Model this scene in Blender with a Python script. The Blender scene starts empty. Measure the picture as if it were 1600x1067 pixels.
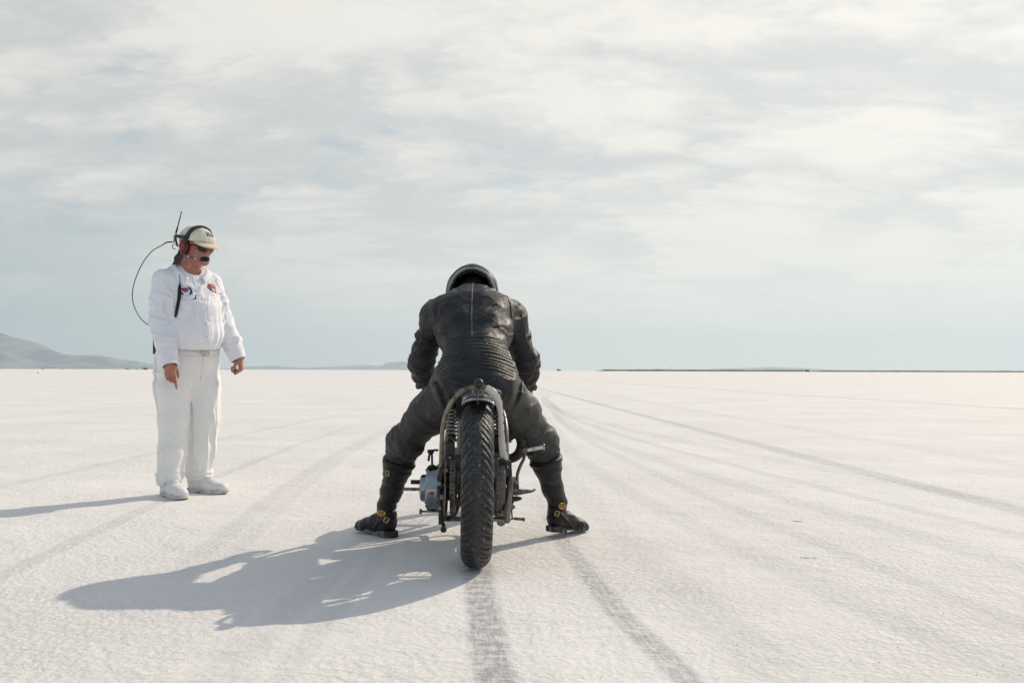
import bpy, bmesh, math, random
import numpy as np
from mathutils import Vector, Matrix
from mathutils.bvhtree import BVHTree
R = math.radians
random.seed(7)
sc = bpy.context.scene
col = sc.collection

# ------------------------------------------------------------------ camera
CAM_H = 0.82
cam_d = bpy.data.cameras.new("camera")
cam = bpy.data.objects.new("camera", cam_d)
col.objects.link(cam)
cam.location = (0, 0, CAM_H)
cam.rotation_euler = (R(90), R(-0.17), 0)
cam_d.sensor_width = 36
cam_d.lens = 36 * 1447 / 1600
cam_d.shift_y = 0.0281
cam_d.clip_start = 0.05
cam_d.clip_end = 90000
sc.camera = cam

# ------------------------------------------------------------------ light
SUN_EL = 34.0
SUN_DIR = Vector((0.682 * math.cos(R(SUN_EL)), 0.731 * math.cos(R(SUN_EL)), math.sin(R(SUN_EL))))   # towards the sun
sun_d = bpy.data.lights.new("sun", "SUN")
sun_d.energy = 3.42
sun_d.angle = R(0.6)
sun_d.color = (1.0, 0.86, 0.69)
sun = bpy.data.objects.new("sun", sun_d)
col.objects.link(sun)
sun.rotation_euler = (-SUN_DIR).to_track_quat('-Z', 'Y').to_euler()

world = bpy.data.worlds.new("World")
sc.world = world
world.use_nodes = True
nt = world.node_tree
nt.nodes.clear()

class NB:
    """small node-tree builder"""
    def __init__(s, nt): s.nt = nt
    def n(s, typ, props=None, **ins):
        nd = s.nt.nodes.new(typ)
        for k, v in (props or {}).items(): setattr(nd, k, v)
        for k, v in ins.items():
            k = k.replace('_', ' ') if k.replace('_', ' ') in nd.inputs else k
            key = int(k[1:]) if k[0] == 'i' and k[1:].isdigit() else k
            s.set(nd.inputs[key], v)
        return nd
    def set(s, sock, v):
        if isinstance(v, bpy.types.NodeSocket): s.nt.links.new(v, sock)
        elif isinstance(v, bpy.types.Node): s.nt.links.new(v.outputs[0], sock)
        else: sock.default_value = v
    def m(s, op, a, b=0.0, c=0.0, clamp=False):
        nd = s.nt.nodes.new('ShaderNodeMath'); nd.operation = op; nd.use_clamp = clamp
        s.set(nd.inputs[0], a); s.set(nd.inputs[1], b)
        if len(nd.inputs) > 2: s.set(nd.inputs[2], c)
        return nd.outputs[0]
    def vm(s, op, a, b=(0, 0, 0)):
        nd = s.nt.nodes.new('ShaderNodeVectorMath'); nd.operation = op
        s.set(nd.inputs[0], a); s.set(nd.inputs[1], b)
        return nd.outputs['Value'] if op in ('DOT_PRODUCT', 'LENGTH', 'DISTANCE') else nd.outputs[0]
    def mix(s, f, a, b, blend='MIX'):
        nd = s.nt.nodes.new('ShaderNodeMix'); nd.data_type = 'RGBA'; nd.blend_type = blend
        s.set(nd.inputs[0], f); s.set(nd.inputs[6], a); s.set(nd.inputs[7], b)
        return nd.outputs[2]
    def ramp(s, v, a, b, lo=0.0, hi=1.0, interp='SMOOTHSTEP'):
        nd = s.nt.nodes.new('ShaderNodeMapRange'); nd.interpolation_type = interp
        s.set(nd.inputs[0], v)
        for i, x in enumerate((a, b, lo, hi)): s.set(nd.inputs[i + 1], x)
        return nd.outputs[0]
    def noise(s, vec, scale, detail=3, rough=0.55, dist=0.0, lac=2.0):
        nd = s.nt.nodes.new('ShaderNodeTexNoise')
        s.set(nd.inputs['Vector'], vec)
        nd.inputs['Scale'].default_value = scale; nd.inputs['Detail'].default_value = detail
        nd.inputs['Roughness'].default_value = rough; nd.inputs['Distortion'].default_value = dist
        nd.inputs['Lacunarity'].default_value = lac
        return nd.outputs[0]
    def comb(s, x, y, z=0.0):
        nd = s.nt.nodes.new('ShaderNodeCombineXYZ')
        s.set(nd.inputs[0], x); s.set(nd.inputs[1], y); s.set(nd.inputs[2], z)
        return nd.outputs[0]
    def sep(s, v):
        nd = s.nt.nodes.new('ShaderNodeSeparateXYZ'); s.set(nd.inputs[0], v)
        return nd.outputs

def c4(*a): return (a[0], a[1], a[2], 1.0)

b = NB(nt)
sky = b.n('ShaderNodeTexSky', {'sky_type': 'NISHITA', 'sun_disc': False, 'sun_elevation': R(SUN_EL),
                               'sun_rotation': math.atan2(SUN_DIR.x, SUN_DIR.y), 'air_density': 1.0, 'dust_density': 2.0, 'ozone_density': 1.0})
tc = b.n('ShaderNodeTexCoord')
d = tc.outputs['Generated']
dx, dy, dz = b.sep(d)
dzc = b.m('MAXIMUM', dz, 0.0)
den = b.m('ADD', dzc, 0.24)
u = b.m('DIVIDE', dx, den); v = b.m('DIVIDE', dy, den)
p = b.comb(b.m('MULTIPLY', u, 1.0), b.m('MULTIPLY', v, 1.15), 3.7)
big = b.noise(p, 0.9, 10, 0.60, 0.35)
wisp = b.noise(b.comb(b.m('MULTIPLY', u, 1.3), b.m('MULTIPLY', v, 1.9), 9.1), 2.9, 12, 0.66, 0.25)
glow = b.m('MAXIMUM', b.vm('DOT_PRODUCT', d, tuple(SUN_DIR)), 0.0)
glow2 = b.m('POWER', glow, 3.0)
# cloud shade: grey undersides and bright tops, whiter towards the sun
warp = b.vm('ADD', b.comb(b.m('MULTIPLY', u, 1.0), b.m('MULTIPLY', v, 1.7), 2.0), b.comb(b.m('MULTIPLY', wisp, 0.35), b.m('MULTIPLY', big, 0.45), 0.0))
puff = None
for sc_, am_ in ((2.2, 0.50), (4.7, 0.28), (10.1, 0.15), (21.0, 0.09), (43.0, 0.05)):
    t_ = b.m('MULTIPLY', b.m('ABSOLUTE', b.m('SUBTRACT', b.noise(warp, sc_, 0.0, 0.5, 0.15), 0.5)), am_ * 4.0)
    puff = t_ if puff is None else b.m('ADD', puff, t_)
mixn = b.m('ADD', b.m('MULTIPLY', big, 0.60), b.m('ADD', b.m('MULTIPLY', wisp, 0.25), b.m('MULTIPLY', puff, 0.22)))
shade = b.ramp(mixn, 0.42, 0.62)
dark = b.mix(glow2, c4(5.7, 5.95, 6.0), c4(8.2, 8.3, 8.1))
light = b.mix(glow2, c4(8.2, 7.95, 7.45), c4(10.8, 10.3, 9.5))
cloud = b.mix(shade, dark, light)
cover = b.ramp(b.m('ADD', b.m('MULTIPLY', big, 0.45), b.m('MULTIPLY', wisp, 0.55)), 0.36, 0.44, 0.45, 1.0)
blue = b.mix(0.62, sky.outputs[0], b.mix(glow2, c4(4.0, 5.2, 5.8), c4(8.0, 8.6, 8.8)))
c1 = b.mix(cover, blue, cloud)
# hazy band above the horizon: blue grey away from the sun, pale near it
band = b.mix(b.ramp(glow, 0.2, 0.75), c4(4.0, 4.9, 5.1), c4(9.6, 9.3, 8.6))
hz = b.ramp(dz, 0.0, 0.22, 1.0, 0.0)
hz = b.m('MULTIPLY', hz, 0.92)
c2 = b.mix(hz, c1, band)
# clear blue overhead, above the cloud bank
c2 = b.mix(b.ramp(dz, 0.36, 0.62, 0.0, 0.6), c2, b.mix(1.0, sky.outputs[0], c4(0.62, 0.80, 1.0), 'MULTIPLY'))
# away from the sun the cloud is thinner and bluer
c2 = b.mix(b.ramp(dy, -0.05, -0.6, 0.0, 0.6), c2, c4(4.2, 5.7, 7.2))
bg = b.n('ShaderNodeBackground', Color=c2, Strength=0.1)
wo = b.n('ShaderNodeOutputWorld')
nt.links.new(bg.outputs[0], wo.inputs[0])

sc.view_settings.view_transform = 'Standard'
sc.view_settings.look = 'None'
sc.view_settings.exposure = 0.0
sc.view_settings.gamma = 1.0
sc.cycles.use_denoising = True
sc.cycles.max_bounces = 8
sc.cycles.volume_bounces = 1
sc.cycles.sample_clamp_indirect = 6.0

# ------------------------------------------------------------------ tags
def tag(o, label=None, cat=None, group=None, kind=None):
    if label: o['label'] = label
    if cat: o['category'] = cat
    if group: o['group'] = group
    if kind: o['kind'] = kind
    return o

# ------------------------------------------------------------------ materials
def mat(name, fn):
    m = bpy.data.materials.new(name); m.use_nodes = True
    t = m.node_tree; t.nodes.clear()
    nb = NB(t)
    out = t.nodes.new('ShaderNodeOutputMaterial')
    bs = t.nodes.new('ShaderNodeBsdfPrincipled')
    t.links.new(bs.outputs[0], out.inputs[0])
    fn(nb, bs)
    return m
def oc(nb): return nb.n('ShaderNodeTexCoord').outputs['Object']
def bump(nb, bs, h, strength=0.3, dist=0.01, normal=None):
    bp = nb.n('ShaderNodeBump'); bp.inputs['Strength'].default_value = strength
    bp.inputs['Distance'].default_value = dist
    nb.set(bp.inputs['Height'], h)
    if normal is not None: nb.set(bp.inputs['Normal'], normal)
    nb.nt.links.new(bp.outputs[0], bs.inputs['Normal'])
    return bp.outputs[0]
def simple(name, colr, rough=0.5, metal=0.0, var=0.15, scale=18, bmp=0.1, bscale=60, bdist=0.002, dirt=None, dirt_amt=0.5, dscale=9, dlo=0.5, dhi=0.7, rvar=0.12, coat=0.0):
    def f(nb, bs):
        o = oc(nb)
        n1 = nb.noise(o, scale, 5, 0.6)
        dk = tuple(x * (1 - var) for x in colr) + (1,)
        lt = tuple(min(1, x * (1 + var)) for x in colr) + (1,)
        cc = nb.mix(nb.ramp(n1, 0.3, 0.7), dk, lt)
        rg = nb.ramp(n1, 0.25, 0.75, max(0.02, rough - rvar), min(1, rough + rvar))
        mt = metal
        if dirt is not None:
            dn = nb.ramp(nb.noise(o, dscale, 7, 0.68), dlo, dhi, 0, dirt_amt)
            cc = nb.mix(dn, cc, tuple(dirt) + (1,))
            rg = nb.m('MAXIMUM', rg, nb.m('MULTIPLY', dn, 0.9))
            if metal > 0: mt = nb.m('MULTIPLY', nb.m('SUBTRACT', 1.0, dn), metal)
        nb.set(bs.inputs['Base Color'], cc)
        nb.set(bs.inputs['Roughness'], rg)
        nb.set(bs.inputs['Metallic'], mt)
        bs.inputs['Coat Weight'].default_value = coat
        if bmp: bump(nb, bs, nb.noise(o, bscale, 4, 0.6), bmp, bdist)
    return mat(name, f)

# ------------------------------------------------------------------ mesh helpers
def link(name, me, m=None, parent=None, loc=None):
    o = bpy.data.objects.new(name, me)
    col.objects.link(o)
    if m is not None:
        for x in (m if isinstance(m, (list, tuple)) else [m]): me.materials.append(x)
    if parent is not None: o.parent = parent
    if loc is not None: o.location = loc
    return o
def empty(name, loc=(0, 0, 0), rot=(0, 0, 0)):
    o = bpy.data.objects.new(name, None); col.objects.link(o)
    o.location = loc; o.rotation_euler = rot
    o.empty_display_size = 0.1
    return o
def np_mesh(name, V, F, smooth=True, midx=None):
    """V (n,3) array, F list of faces or (m,4) array"""
    me = bpy.data.meshes.new(name)
    if isinstance(F, np.ndarray):
        me.vertices.add(len(V)); me.vertices.foreach_set('co', np.ascontiguousarray(V, dtype=np.float32).ravel())
        n, k = F.shape
        me.loops.add(n * k); me.loops.foreach_set('vertex_index', F.astype(np.int32).ravel())
        me.polygons.add(n); me.polygons.foreach_set('loop_start', np.arange(0, n * k, k, dtype=np.int32))
        me.polygons.foreach_set('loop_total', np.full(n, k, dtype=np.int32))
    else:
        me.from_pydata([tuple(map(float, v)) for v in V], [], [tuple(int(i) for i in f) for f in F])
    if midx is not None: me.polygons.foreach_set('material_index', np.asarray(midx, dtype=np.int32))
    me.polygons.foreach_set('use_smooth', np.full(len(me.polygons), smooth, dtype=bool))
    me.update(); me.validate()
    return me
class G:
    """collects geometry pieces that make ONE part"""
    def __init__(s): s.V = []; s.F = []; s.S = []; s.n = 0
    def add(s, V, F, smooth=True):
        for v in V: s.V.append((float(v[0]), float(v[1]), float(v[2])))
        for f in F: s.F.append(tuple(int(i) + s.n for i in f)); s.S.append(smooth)
        s.n = len(s.V)
        return s
    def build(s, name, m, parent=None, bevel=0.0, xf=None):
        me = bpy.data.meshes.new(name)
        V = s.V if xf is None else [tuple(xf @ Vector(v)) for v in s.V]
        me.from_pydata(V, [], s.F)
        me.polygons.foreach_set('use_smooth', s.S)
        me.update()
        bm = bmesh.new(); bm.from_mesh(me)
        bmesh.ops.recalc_face_normals(bm, faces=bm.faces)
        if bevel > 0:
            es = [e for e in bm.edges if len(e.link_faces) == 2 and e.calc_face_angle(0) > R(38)]
            try: bmesh.ops.bevel(bm, geom=es, offset=bevel, segments=2, affect='EDGES', clamp_overlap=True)
            except Exception: pass
        bm.to_mesh(me); bm.free()
        return link(name, me, m, parent)
    def box(s, c, d, rot=None):
        c = Vector(c); M = rot or Matrix.Identity(3)
        V = [c + M @ Vector((sx * d[0] / 2, sy * d[1] / 2, sz * d[2] / 2)) for sx in (-1, 1) for sy in (-1, 1) for sz in (-1, 1)]
        return s.add(V, [(0, 1, 3, 2), (4, 6, 7, 5), (0, 4, 5, 1), (2, 3, 7, 6), (0, 2, 6, 4), (1, 5, 7, 3)], False)
    def tube(s, pts, r, seg=12, closed=False, smooth_path=0, cap=True, flat=1.0):
        P = [Vector(p) for p in pts]
        rr = list(r) if isinstance(r, (list, tuple)) else [r] * len(P)
        if smooth_path:
            P, rr = spline(P, rr, smooth_path, closed)
        n = len(P); V = []; F = []
        prev = None
        for i in range(n):
            a = P[(i - 1) % n] if (closed or i > 0) else P[i]
            c = P[(i + 1) % n] if (closed or i < n - 1) else P[i]
            t = (c - a).normalized()
            if prev is None:
                up = Vector((0, 0, 1)) if abs(t.z) < 0.9 else Vector((1, 0, 0))
                x = t.cross(up).normalized()
            else:
                x = (prev - t * prev.dot(t)).normalized()
            prev = x; y = t.cross(x)
            for k in range(seg):
                an = 2 * math.pi * k / seg
                V.append(P[i] + x * math.cos(an) * rr[i] + y * math.sin(an) * rr[i] * flat)
        rng = n if closed else n - 1
        for i in range(rng):
            for k in range(seg):
                a = i * seg + k; bq = i * seg + (k + 1) % seg
                c = ((i + 1) % n) * seg + (k + 1) % seg; dq = ((i + 1) % n) * seg + k
                F.append((a, bq, c, dq))
        s.add(V, F)
        if cap and not closed:
            s.F.append(tuple(s.n - n * seg + k for k in range(seg))[::-1]); s.S.append(False)
            s.F.append(tuple(s.n - seg + k for k in range(seg))); s.S.append(False)
        return s
    def lathe(s, prof, c, axis, seg=32, closed=False, arc=(0, 2 * math.pi), flatshade=False):
        """prof: (r, h) pairs round the line through c along axis"""
        ax = Vector(axis).normalized(); c = Vector(c)
        up = Vector((0, 0, 1)) if abs(ax.z) < 0.9 else Vector((0, 1, 0))
        x = ax.cross(up).normalized(); y = ax.cross(x)
        full = abs(arc[1] - arc[0] - 2 * math.pi) < 1e-6
        ns = seg if full else seg + 1
        V = []; F = []
        for i in range(ns):
            an = arc[0] + (arc[1] - arc[0]) * i / seg
            for (r, h) in prof: V.append(c + ax * h + (x * math.cos(an) + y * math.sin(an)) * r)
        m = len(prof)
        for i in range(seg):
            j = (i + 1) % ns
            for k in range(m if closed else m - 1):
                l = (k + 1) % m
                F.append((i * m + k, j * m + k, j * m + l, i * m + l))
        return s.add(V, F, not flatshade)
    def cyl(s, a, bb, r, seg=20, r2=None):
        a = Vector(a); bb = Vector(bb); L = (bb - a).length; r2 = r if r2 is None else r2
        e = min(r, r2, L) * 0.12
        s.lathe([(0, 0), (r - e, 0)], a, bb - a, seg, flatshade=True)
        s.lathe([(r - e, 0), (r, e), (r2, L - e), (r2 - e, L)], a, bb - a, seg)
        return s.lathe([(r2 - e, L), (0, L)], a, bb - a, seg, flatshade=True)
def spline(P, rr, sub, closed=False):
    n = len(P); Q = []; q = []
    g = lambda i: P[i % n] if closed else P[min(max(i, 0), n - 1)]
    for i in range(n if closed else n - 1):
        p0, p1, p2, p3 = g(i - 1), g(i), g(i + 1), g(i + 2)
        r1, r2 = rr[i], rr[(i + 1) % n]
        for k in range(sub):
            t = k / sub
            Q.append(0.5 * ((2 * p1) + (p2 - p0) * t + (2 * p0 - 5 * p1 + 4 * p2 - p3) * t * t + (3 * p1 - p0 - 3 * p2 + p3) * t ** 3))
            q.append(r1 + (r2 - r1) * t)
    if not closed: Q.append(P[-1]); q.append(rr[-1])
    return Q, q

# ------------------------------------------------------------------ numpy noise
_rs = np.random.RandomState(11)
_H = _rs.rand(64, 64, 64).astype(np.float32)
def vnoise(P, s=1.0, off=0.0):
    q = P * np.float32(s) + np.float32(off)
    i = np.floor(q).astype(np.int32); f = (q - i).astype(np.float32); f = f * f * (3 - 2 * f)
    i0 = i & 63; i1 = (i + 1) & 63
    x0, y0, z0 = i0.T; x1, y1, z1 = i1.T; fx, fy, fz = f.T
    a = _H[x0, y0, z0] * (1 - fx) + _H[x1, y0, z0] * fx
    b_ = _H[x0, y1, z0] * (1 - fx) + _H[x1, y1, z0] * fx
    c = _H[x0, y0, z1] * (1 - fx) + _H[x1, y0, z1] * fx
    d_ = _H[x0, y1, z1] * (1 - fx) + _H[x1, y1, z1] * fx
    return (a * (1 - fy) + b_ * fy) * (1 - fz) + (c * (1 - fy) + d_ * fy) * fz
def fbm(P, s=1.0, o=3, off=0.0):
    t = 0; a = 1.0; w = 0
    for k in range(o):
        t = t + a * vnoise(P, s * 2 ** k, off + 17.3 * k); w += a; a *= 0.5
    return t / w
def folds(P, s, off=0.0, sharp=1.5):
    """ridged cloth folds, 0..1"""
    n = fbm(P, s, 2, off)
    return (1 - np.abs(2 * n - 1) ).clip(0, 1) ** (sharp * 3)

# ------------------------------------------------------------------ signed distance modelling
def nrm(v): v = np.asarray(v, float); return v / np.linalg.norm(v)
def smin(a, b_, k):
    if k <= 0: return np.minimum(a, b_)
    h = np.maximum(k - np.abs(a - b_), 0) / k
    return np.minimum(a, b_) - h * h * k * 0.25
def smax(a, b_, k): return -smin(-a, -b_, k)
def seg_d(P, a, b_, ra, rb, side=(1, 0, 0)):
    """tapered elliptical capsule; ra, rb = (along side, across)"""
    a = np.asarray(a, float); b_ = np.asarray(b_, float)
    ra = (ra, ra) if np.isscalar(ra) else ra; rb = (rb, rb) if np.isscalar(rb) else rb
    ab = b_ - a; L = np.linalg.norm(ab) + 1e-9; n = ab / L
    u_ = np.asarray(side, float); u_ = u_ - n * u_.dot(n)
    if np.linalg.norm(u_) < 1e-3: u_ = np.cross(n, (0.3, 0.8, 0.5))
    u_ = u_ / np.linalg.norm(u_); v_ = np.cross(n, u_)
    q = P - a
    w = q @ n; t = np.clip(w / L, 0, 1)
    w = w - t * L
    x = q @ u_; y = q @ v_
    rx = ra[0] + (rb[0] - ra[0]) * t; ry = ra[1] + (rb[1] - ra[1]) * t; rw = np.minimum(rx, ry)
    k0 = np.sqrt((x / rx) ** 2 + (y / ry) ** 2 + (w / rw) ** 2)
    k1 = np.sqrt((x / rx ** 2) ** 2 + (y / ry ** 2) ** 2 + (w / rw ** 2) ** 2) + 1e-9
    return k0 * (k0 - 1) / k1
def ell_d(P, c, r, M=None):
    q = P - np.asarray(c, float)
    if M is not None: q = q @ np.asarray(M, float)      # columns of M are the local axes
    r = np.asarray(r, float)
    k0 = np.linalg.norm(q / r, axis=1); k1 = np.linalg.norm(q / r ** 2, axis=1) + 1e-9
    return k0 * (k0 - 1) / k1
def box_d(P, c, half, M=None, rad=0.0):
    q = P - np.asarray(c, float)
    if M is not None: q = q @ np.asarray(M, float)
    q = np.abs(q) - (np.asarray(half, float) - rad)
    return np.linalg.norm(np.maximum(q, 0), axis=1) + np.minimum(q.max(axis=1), 0) - rad
def plane_d(P, c, n): return (P - np.asarray(c, float)) @ nrm(n)
class Fld:
    """accumulates a distance field with bounding-box culling"""
    def __init__(s, P): s.P = P; s.D = np.full(len(P), 0.5)
    def _m(s, lo, hi, pad):
        lo = np.asarray(lo) - pad; hi = np.asarray(hi) + pad
        return np.nonzero(((s.P > lo) & (s.P < hi)).all(axis=1))[0]
    def seg(s, a, b_, ra, rb, k=0.03, side=(1, 0, 0)):
        r = max(np.max(ra), np.max(rb))
        i = s._m(np.minimum(a, b_), np.maximum(a, b_), r + 0.09 + k)
        if len(i): s.D[i] = smin(s.D[i], seg_d(s.P[i], a, b_, ra, rb, side), k)
        return s
    def chain(s, pts, rad, k=0.03, side=(1, 0, 0), ki=0.02):
        for j in range(len(pts) - 1):
            s.seg(pts[j], pts[j + 1], rad[j], rad[j + 1], k if j == 0 else ki, side)
        return s
    def ell(s, c, r, k=0.03, M=None):
        i = s._m(c, c, max(r) + 0.09 + k)
        if len(i): s.D[i] = smin(s.D[i], ell_d(s.P[i], c, r, M), k)
        return s
    def box(s, c, half, k=0.01, M=None, rad=0.005):
        i = s._m(c, c, np.linalg.norm(half) + 0.09 + k)
        if len(i): s.D[i] = smin(s.D[i], box_d(s.P[i], c, half, M, rad), k)
        return s
    def sub(s, lo, hi, fn, k=0.01):
        i = s._m(lo, hi, 0.05)
        if len(i): s.D[i] = smax(s.D[i], -fn(s.P[i]), k)
        return s

def sdf_mesh(name, fn, lo, hi, h, B=6, project=1, smooth=True, matfn=None):
    lo = np.asarray(lo, float); hi = np.asarray(hi, float)
    nb_ = np.ceil((hi - lo) / (h * B)).astype(int) + 1
    n = nb_ * B
    bi = np.stack(np.meshgrid(*[np.arange(k) for k in nb_], indexing='ij'), -1).reshape(-1, 3)
    cen = lo + (bi + 0.5) * B * h - 0.5 * h
    dc = fn(cen)
    act = np.abs(dc) < 0.87 * B * h * 1.35 + 0.012
    V = np.ones((nb_[0], nb_[1], nb_[2], B, B, B), np.float32)
    V[...] = np.where(dc < 0, -1, 1).reshape(nb_[0], nb_[1], nb_[2], 1, 1, 1)
    ab = bi[act]
    loc = np.stack(np.meshgrid(*[np.arange(B)] * 3, indexing='ij'), -1).reshape(-1, 3)
    for c0 in range(0, len(ab), 4000):
        cb = ab[c0:c0 + 4000]
        P = lo + ((cb * B)[:, None, :] + loc[None]) * h
        val = fn(P.reshape(-1, 3)).astype(np.float32).reshape(len(cb), B, B, B)
        V[cb[:, 0], cb[:, 1], cb[:, 2]] = val
    V = V.transpose(0, 3, 1, 4, 2, 5).reshape(n)
    ins = V < 0
    cnt = np.zeros(tuple(n - 1), np.int8)
    offs = [(i, j, k) for i in (0, 1) for j in (0, 1) for k in (0, 1)]
    sl = lambda o, m_: tuple(slice(o[a], n[a] - 1 + o[a]) for a in range(3))
    for o in offs: cnt += ins[sl(o, 0)]
    mixed = (cnt > 0) & (cnt < 8)
    ci = np.argwhere(mixed)
    idx = np.full(tuple(n - 1), -1, np.int64); idx[mixed] = np.arange(len(ci))
    acc = np.zeros((len(ci), 3)); w = np.zeros(len(ci))
    for ax in range(3):
        for o in offs:
            if o[ax]: continue
            o2 = list(o); o2[ax] = 1
            p0 = ci + o; p1 = ci + o2
            v0 = V[p0[:, 0], p0[:, 1], p0[:, 2]]; v1 = V[p1[:, 0], p1[:, 1], p1[:, 2]]
            cr = (v0 < 0) != (v1 < 0)
            t = np.where(cr, v0 / (v0 - v1 + 1e-12), 0)
            pp = np.tile(np.array(o, float), (len(ci), 1)); pp[:, ax] += t
            acc[cr] += pp[cr]; w[cr] += 1
    Vt = lo + (ci + acc / np.maximum(w, 1)[:, None]) * h
    Q = []
    for ax in range(3):
        o = [slice(None)] * 3; o2 = [slice(None)] * 3
        o[ax] = slice(0, -1); o2[ax] = slice(1, None)
        ch = ins[tuple(o)] != ins[tuple(o2)]
        e = np.argwhere(ch)
        a1, a2 = (ax + 1) % 3, (ax + 2) % 3
        ok = (e[:, a1] > 0) & (e[:, a2] > 0) & (e[:, a1] < n[a1] - 1) & (e[:, a2] < n[a2] - 1)
        e = e[ok]
        def cid(d1, d2):
            q = e.copy(); q[:, a1] += d1; q[:, a2] += d2
            return idx[q[:, 0], q[:, 1], q[:, 2]]
        quad = np.stack([cid(-1, -1), cid(0, -1), cid(0, 0), cid(-1, 0)], 1)
        flip = ~ins[e[:, 0], e[:, 1], e[:, 2]]
        quad[flip] = quad[flip][:, ::-1]
        Q.append(quad)
    Q = np.concatenate(Q)
    for _ in range(project):
        d0 = fn(Vt); e = h * 0.5; g = np.zeros_like(Vt)
        for a in range(3):
            dv = np.zeros(3); dv[a] = e
            g[:, a] = (fn(Vt + dv) - d0) / e
        gl = np.maximum((g * g).sum(1), 0.25)
        Vt = Vt - np.clip(d0 / gl, -h, h)[:, None] * g * 0.9
    mi = None
    if matfn is not None: mi = matfn(Vt[Q].mean(axis=1))
    return np_mesh(name, Vt, Q, smooth, mi)

def bvh_of(*objs):
    V = []; F = []
    for o in objs:
        n = len(V); mw = o.matrix_world
        V += [mw @ v.co for v in o.data.vertices]
        F += [tuple(i + n for i in p_.vertices) for p_ in o.data.polygons]
    return BVHTree.FromPolygons(V, F)
def bvh_me(me): return BVHTree.FromPolygons([v.co for v in me.vertices], [tuple(p_.vertices) for p_ in me.polygons])
def cast(bv, o, dr, off=0.0, md=3.0):
    dr = Vector(dr).normalized()
    hit, n, i, dist = bv.ray_cast(Vector(o), dr, md)
    if hit is None: return None
    return hit - dr * off
def text_geo(txt, size, align='CENTER', bold=0.0, space=1.0):
    cu = bpy.data.curves.new("t", 'FONT'); cu.body = txt; cu.size = size; cu.align_x = align; cu.align_y = 'CENTER'
    cu.offset = bold; cu.space_character = space; cu.resolution_u = 3
    o = bpy.data.objects.new("t", cu); col.objects.link(o)
    dg = bpy.context.evaluated_depsgraph_get(); dg.update()
    me = o.evaluated_get(dg).to_mesh()
    V = [v.co.copy() for v in me.vertices]; F = [tuple(p_.vertices) for p_ in me.polygons]
    o.evaluated_get(dg).to_mesh_clear()
    bpy.data.objects.remove(o); bpy.data.curves.remove(cu)
    return V, F
# ================================================================== SETTING
# tyre tracks pressed into the salt: (points x,y along the ground), half width, strength
TRACKS = [
    ((-0.02, 2.2), (-0.145, 3.86), (-0.19, 6.5), 0.060, 1.15, 5),
    ((0.47, 2.4), (0.295, 3.85), (0.20, 7.0), 0.045, 0.81, 5),
    ((3.02, 5.0), (2.78, 9.5), (1.2, 45.0), 0.11, 0.50, 60),
    ((11.6, 18.0), (9.2, 38.0), (4.0, 120.0), 0.35, 0.30, 160),
    ((-2.02, 3.6), (-2.16, 5.5), (-2.35, 12.0), 0.050, 0.33, 12),
    ((-1.40, 4.3), (-1.56, 6.2), (-1.72, 11.0), 0.062, 0.27, 14),
    ((-1.27, 4.3), (-1.44, 6.2), (-1.63, 11.0), 0.045, 0.20, 14),
    ((-0.80, 2.2), (-0.74, 3.6), (-0.60, 7.0), 0.070, 0.20, 9),
    ((-0.62, 2.2), (-0.60, 3.6), (-0.50, 7.0), 0.045, 0.20, 9),
    ((0.72, 2.6), (0.58, 4.2), (0.35, 9.0), 0.100, 0.20, 14),
    ((1.35, 2.6), (1.05, 4.3), (0.60, 12.0), 0.090, 0.22, 18),
    ((1.70, 2.8), (1.45, 4.6), (0.80, 14.0), 0.060, 0.26, 22),
    ((2.35, 3.2), (1.85, 5.5), (0.90, 18.0), 0.110, 0.26, 26),
    ((2.75, 3.8), (2.10, 7.0), (1.00, 22.0), 0.070, 0.30, 30),
    ((3.40, 4.6), (2.45, 8.5), (1.20, 30.0), 0.120, 0.22, 36),
    ((-3.6, 5.5), (-3.5, 9.0), (-3.0, 20.0), 0.070, 0.25, 20),
    ((0.10, 4.9), (0.12, 9.0), (0.35, 30.0), 0.240, 0.16, 40),
    ((4.6, 6.5), (4.2, 12.0), (3.0, 40.0), 0.16, 0.18, 50),
]
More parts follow.
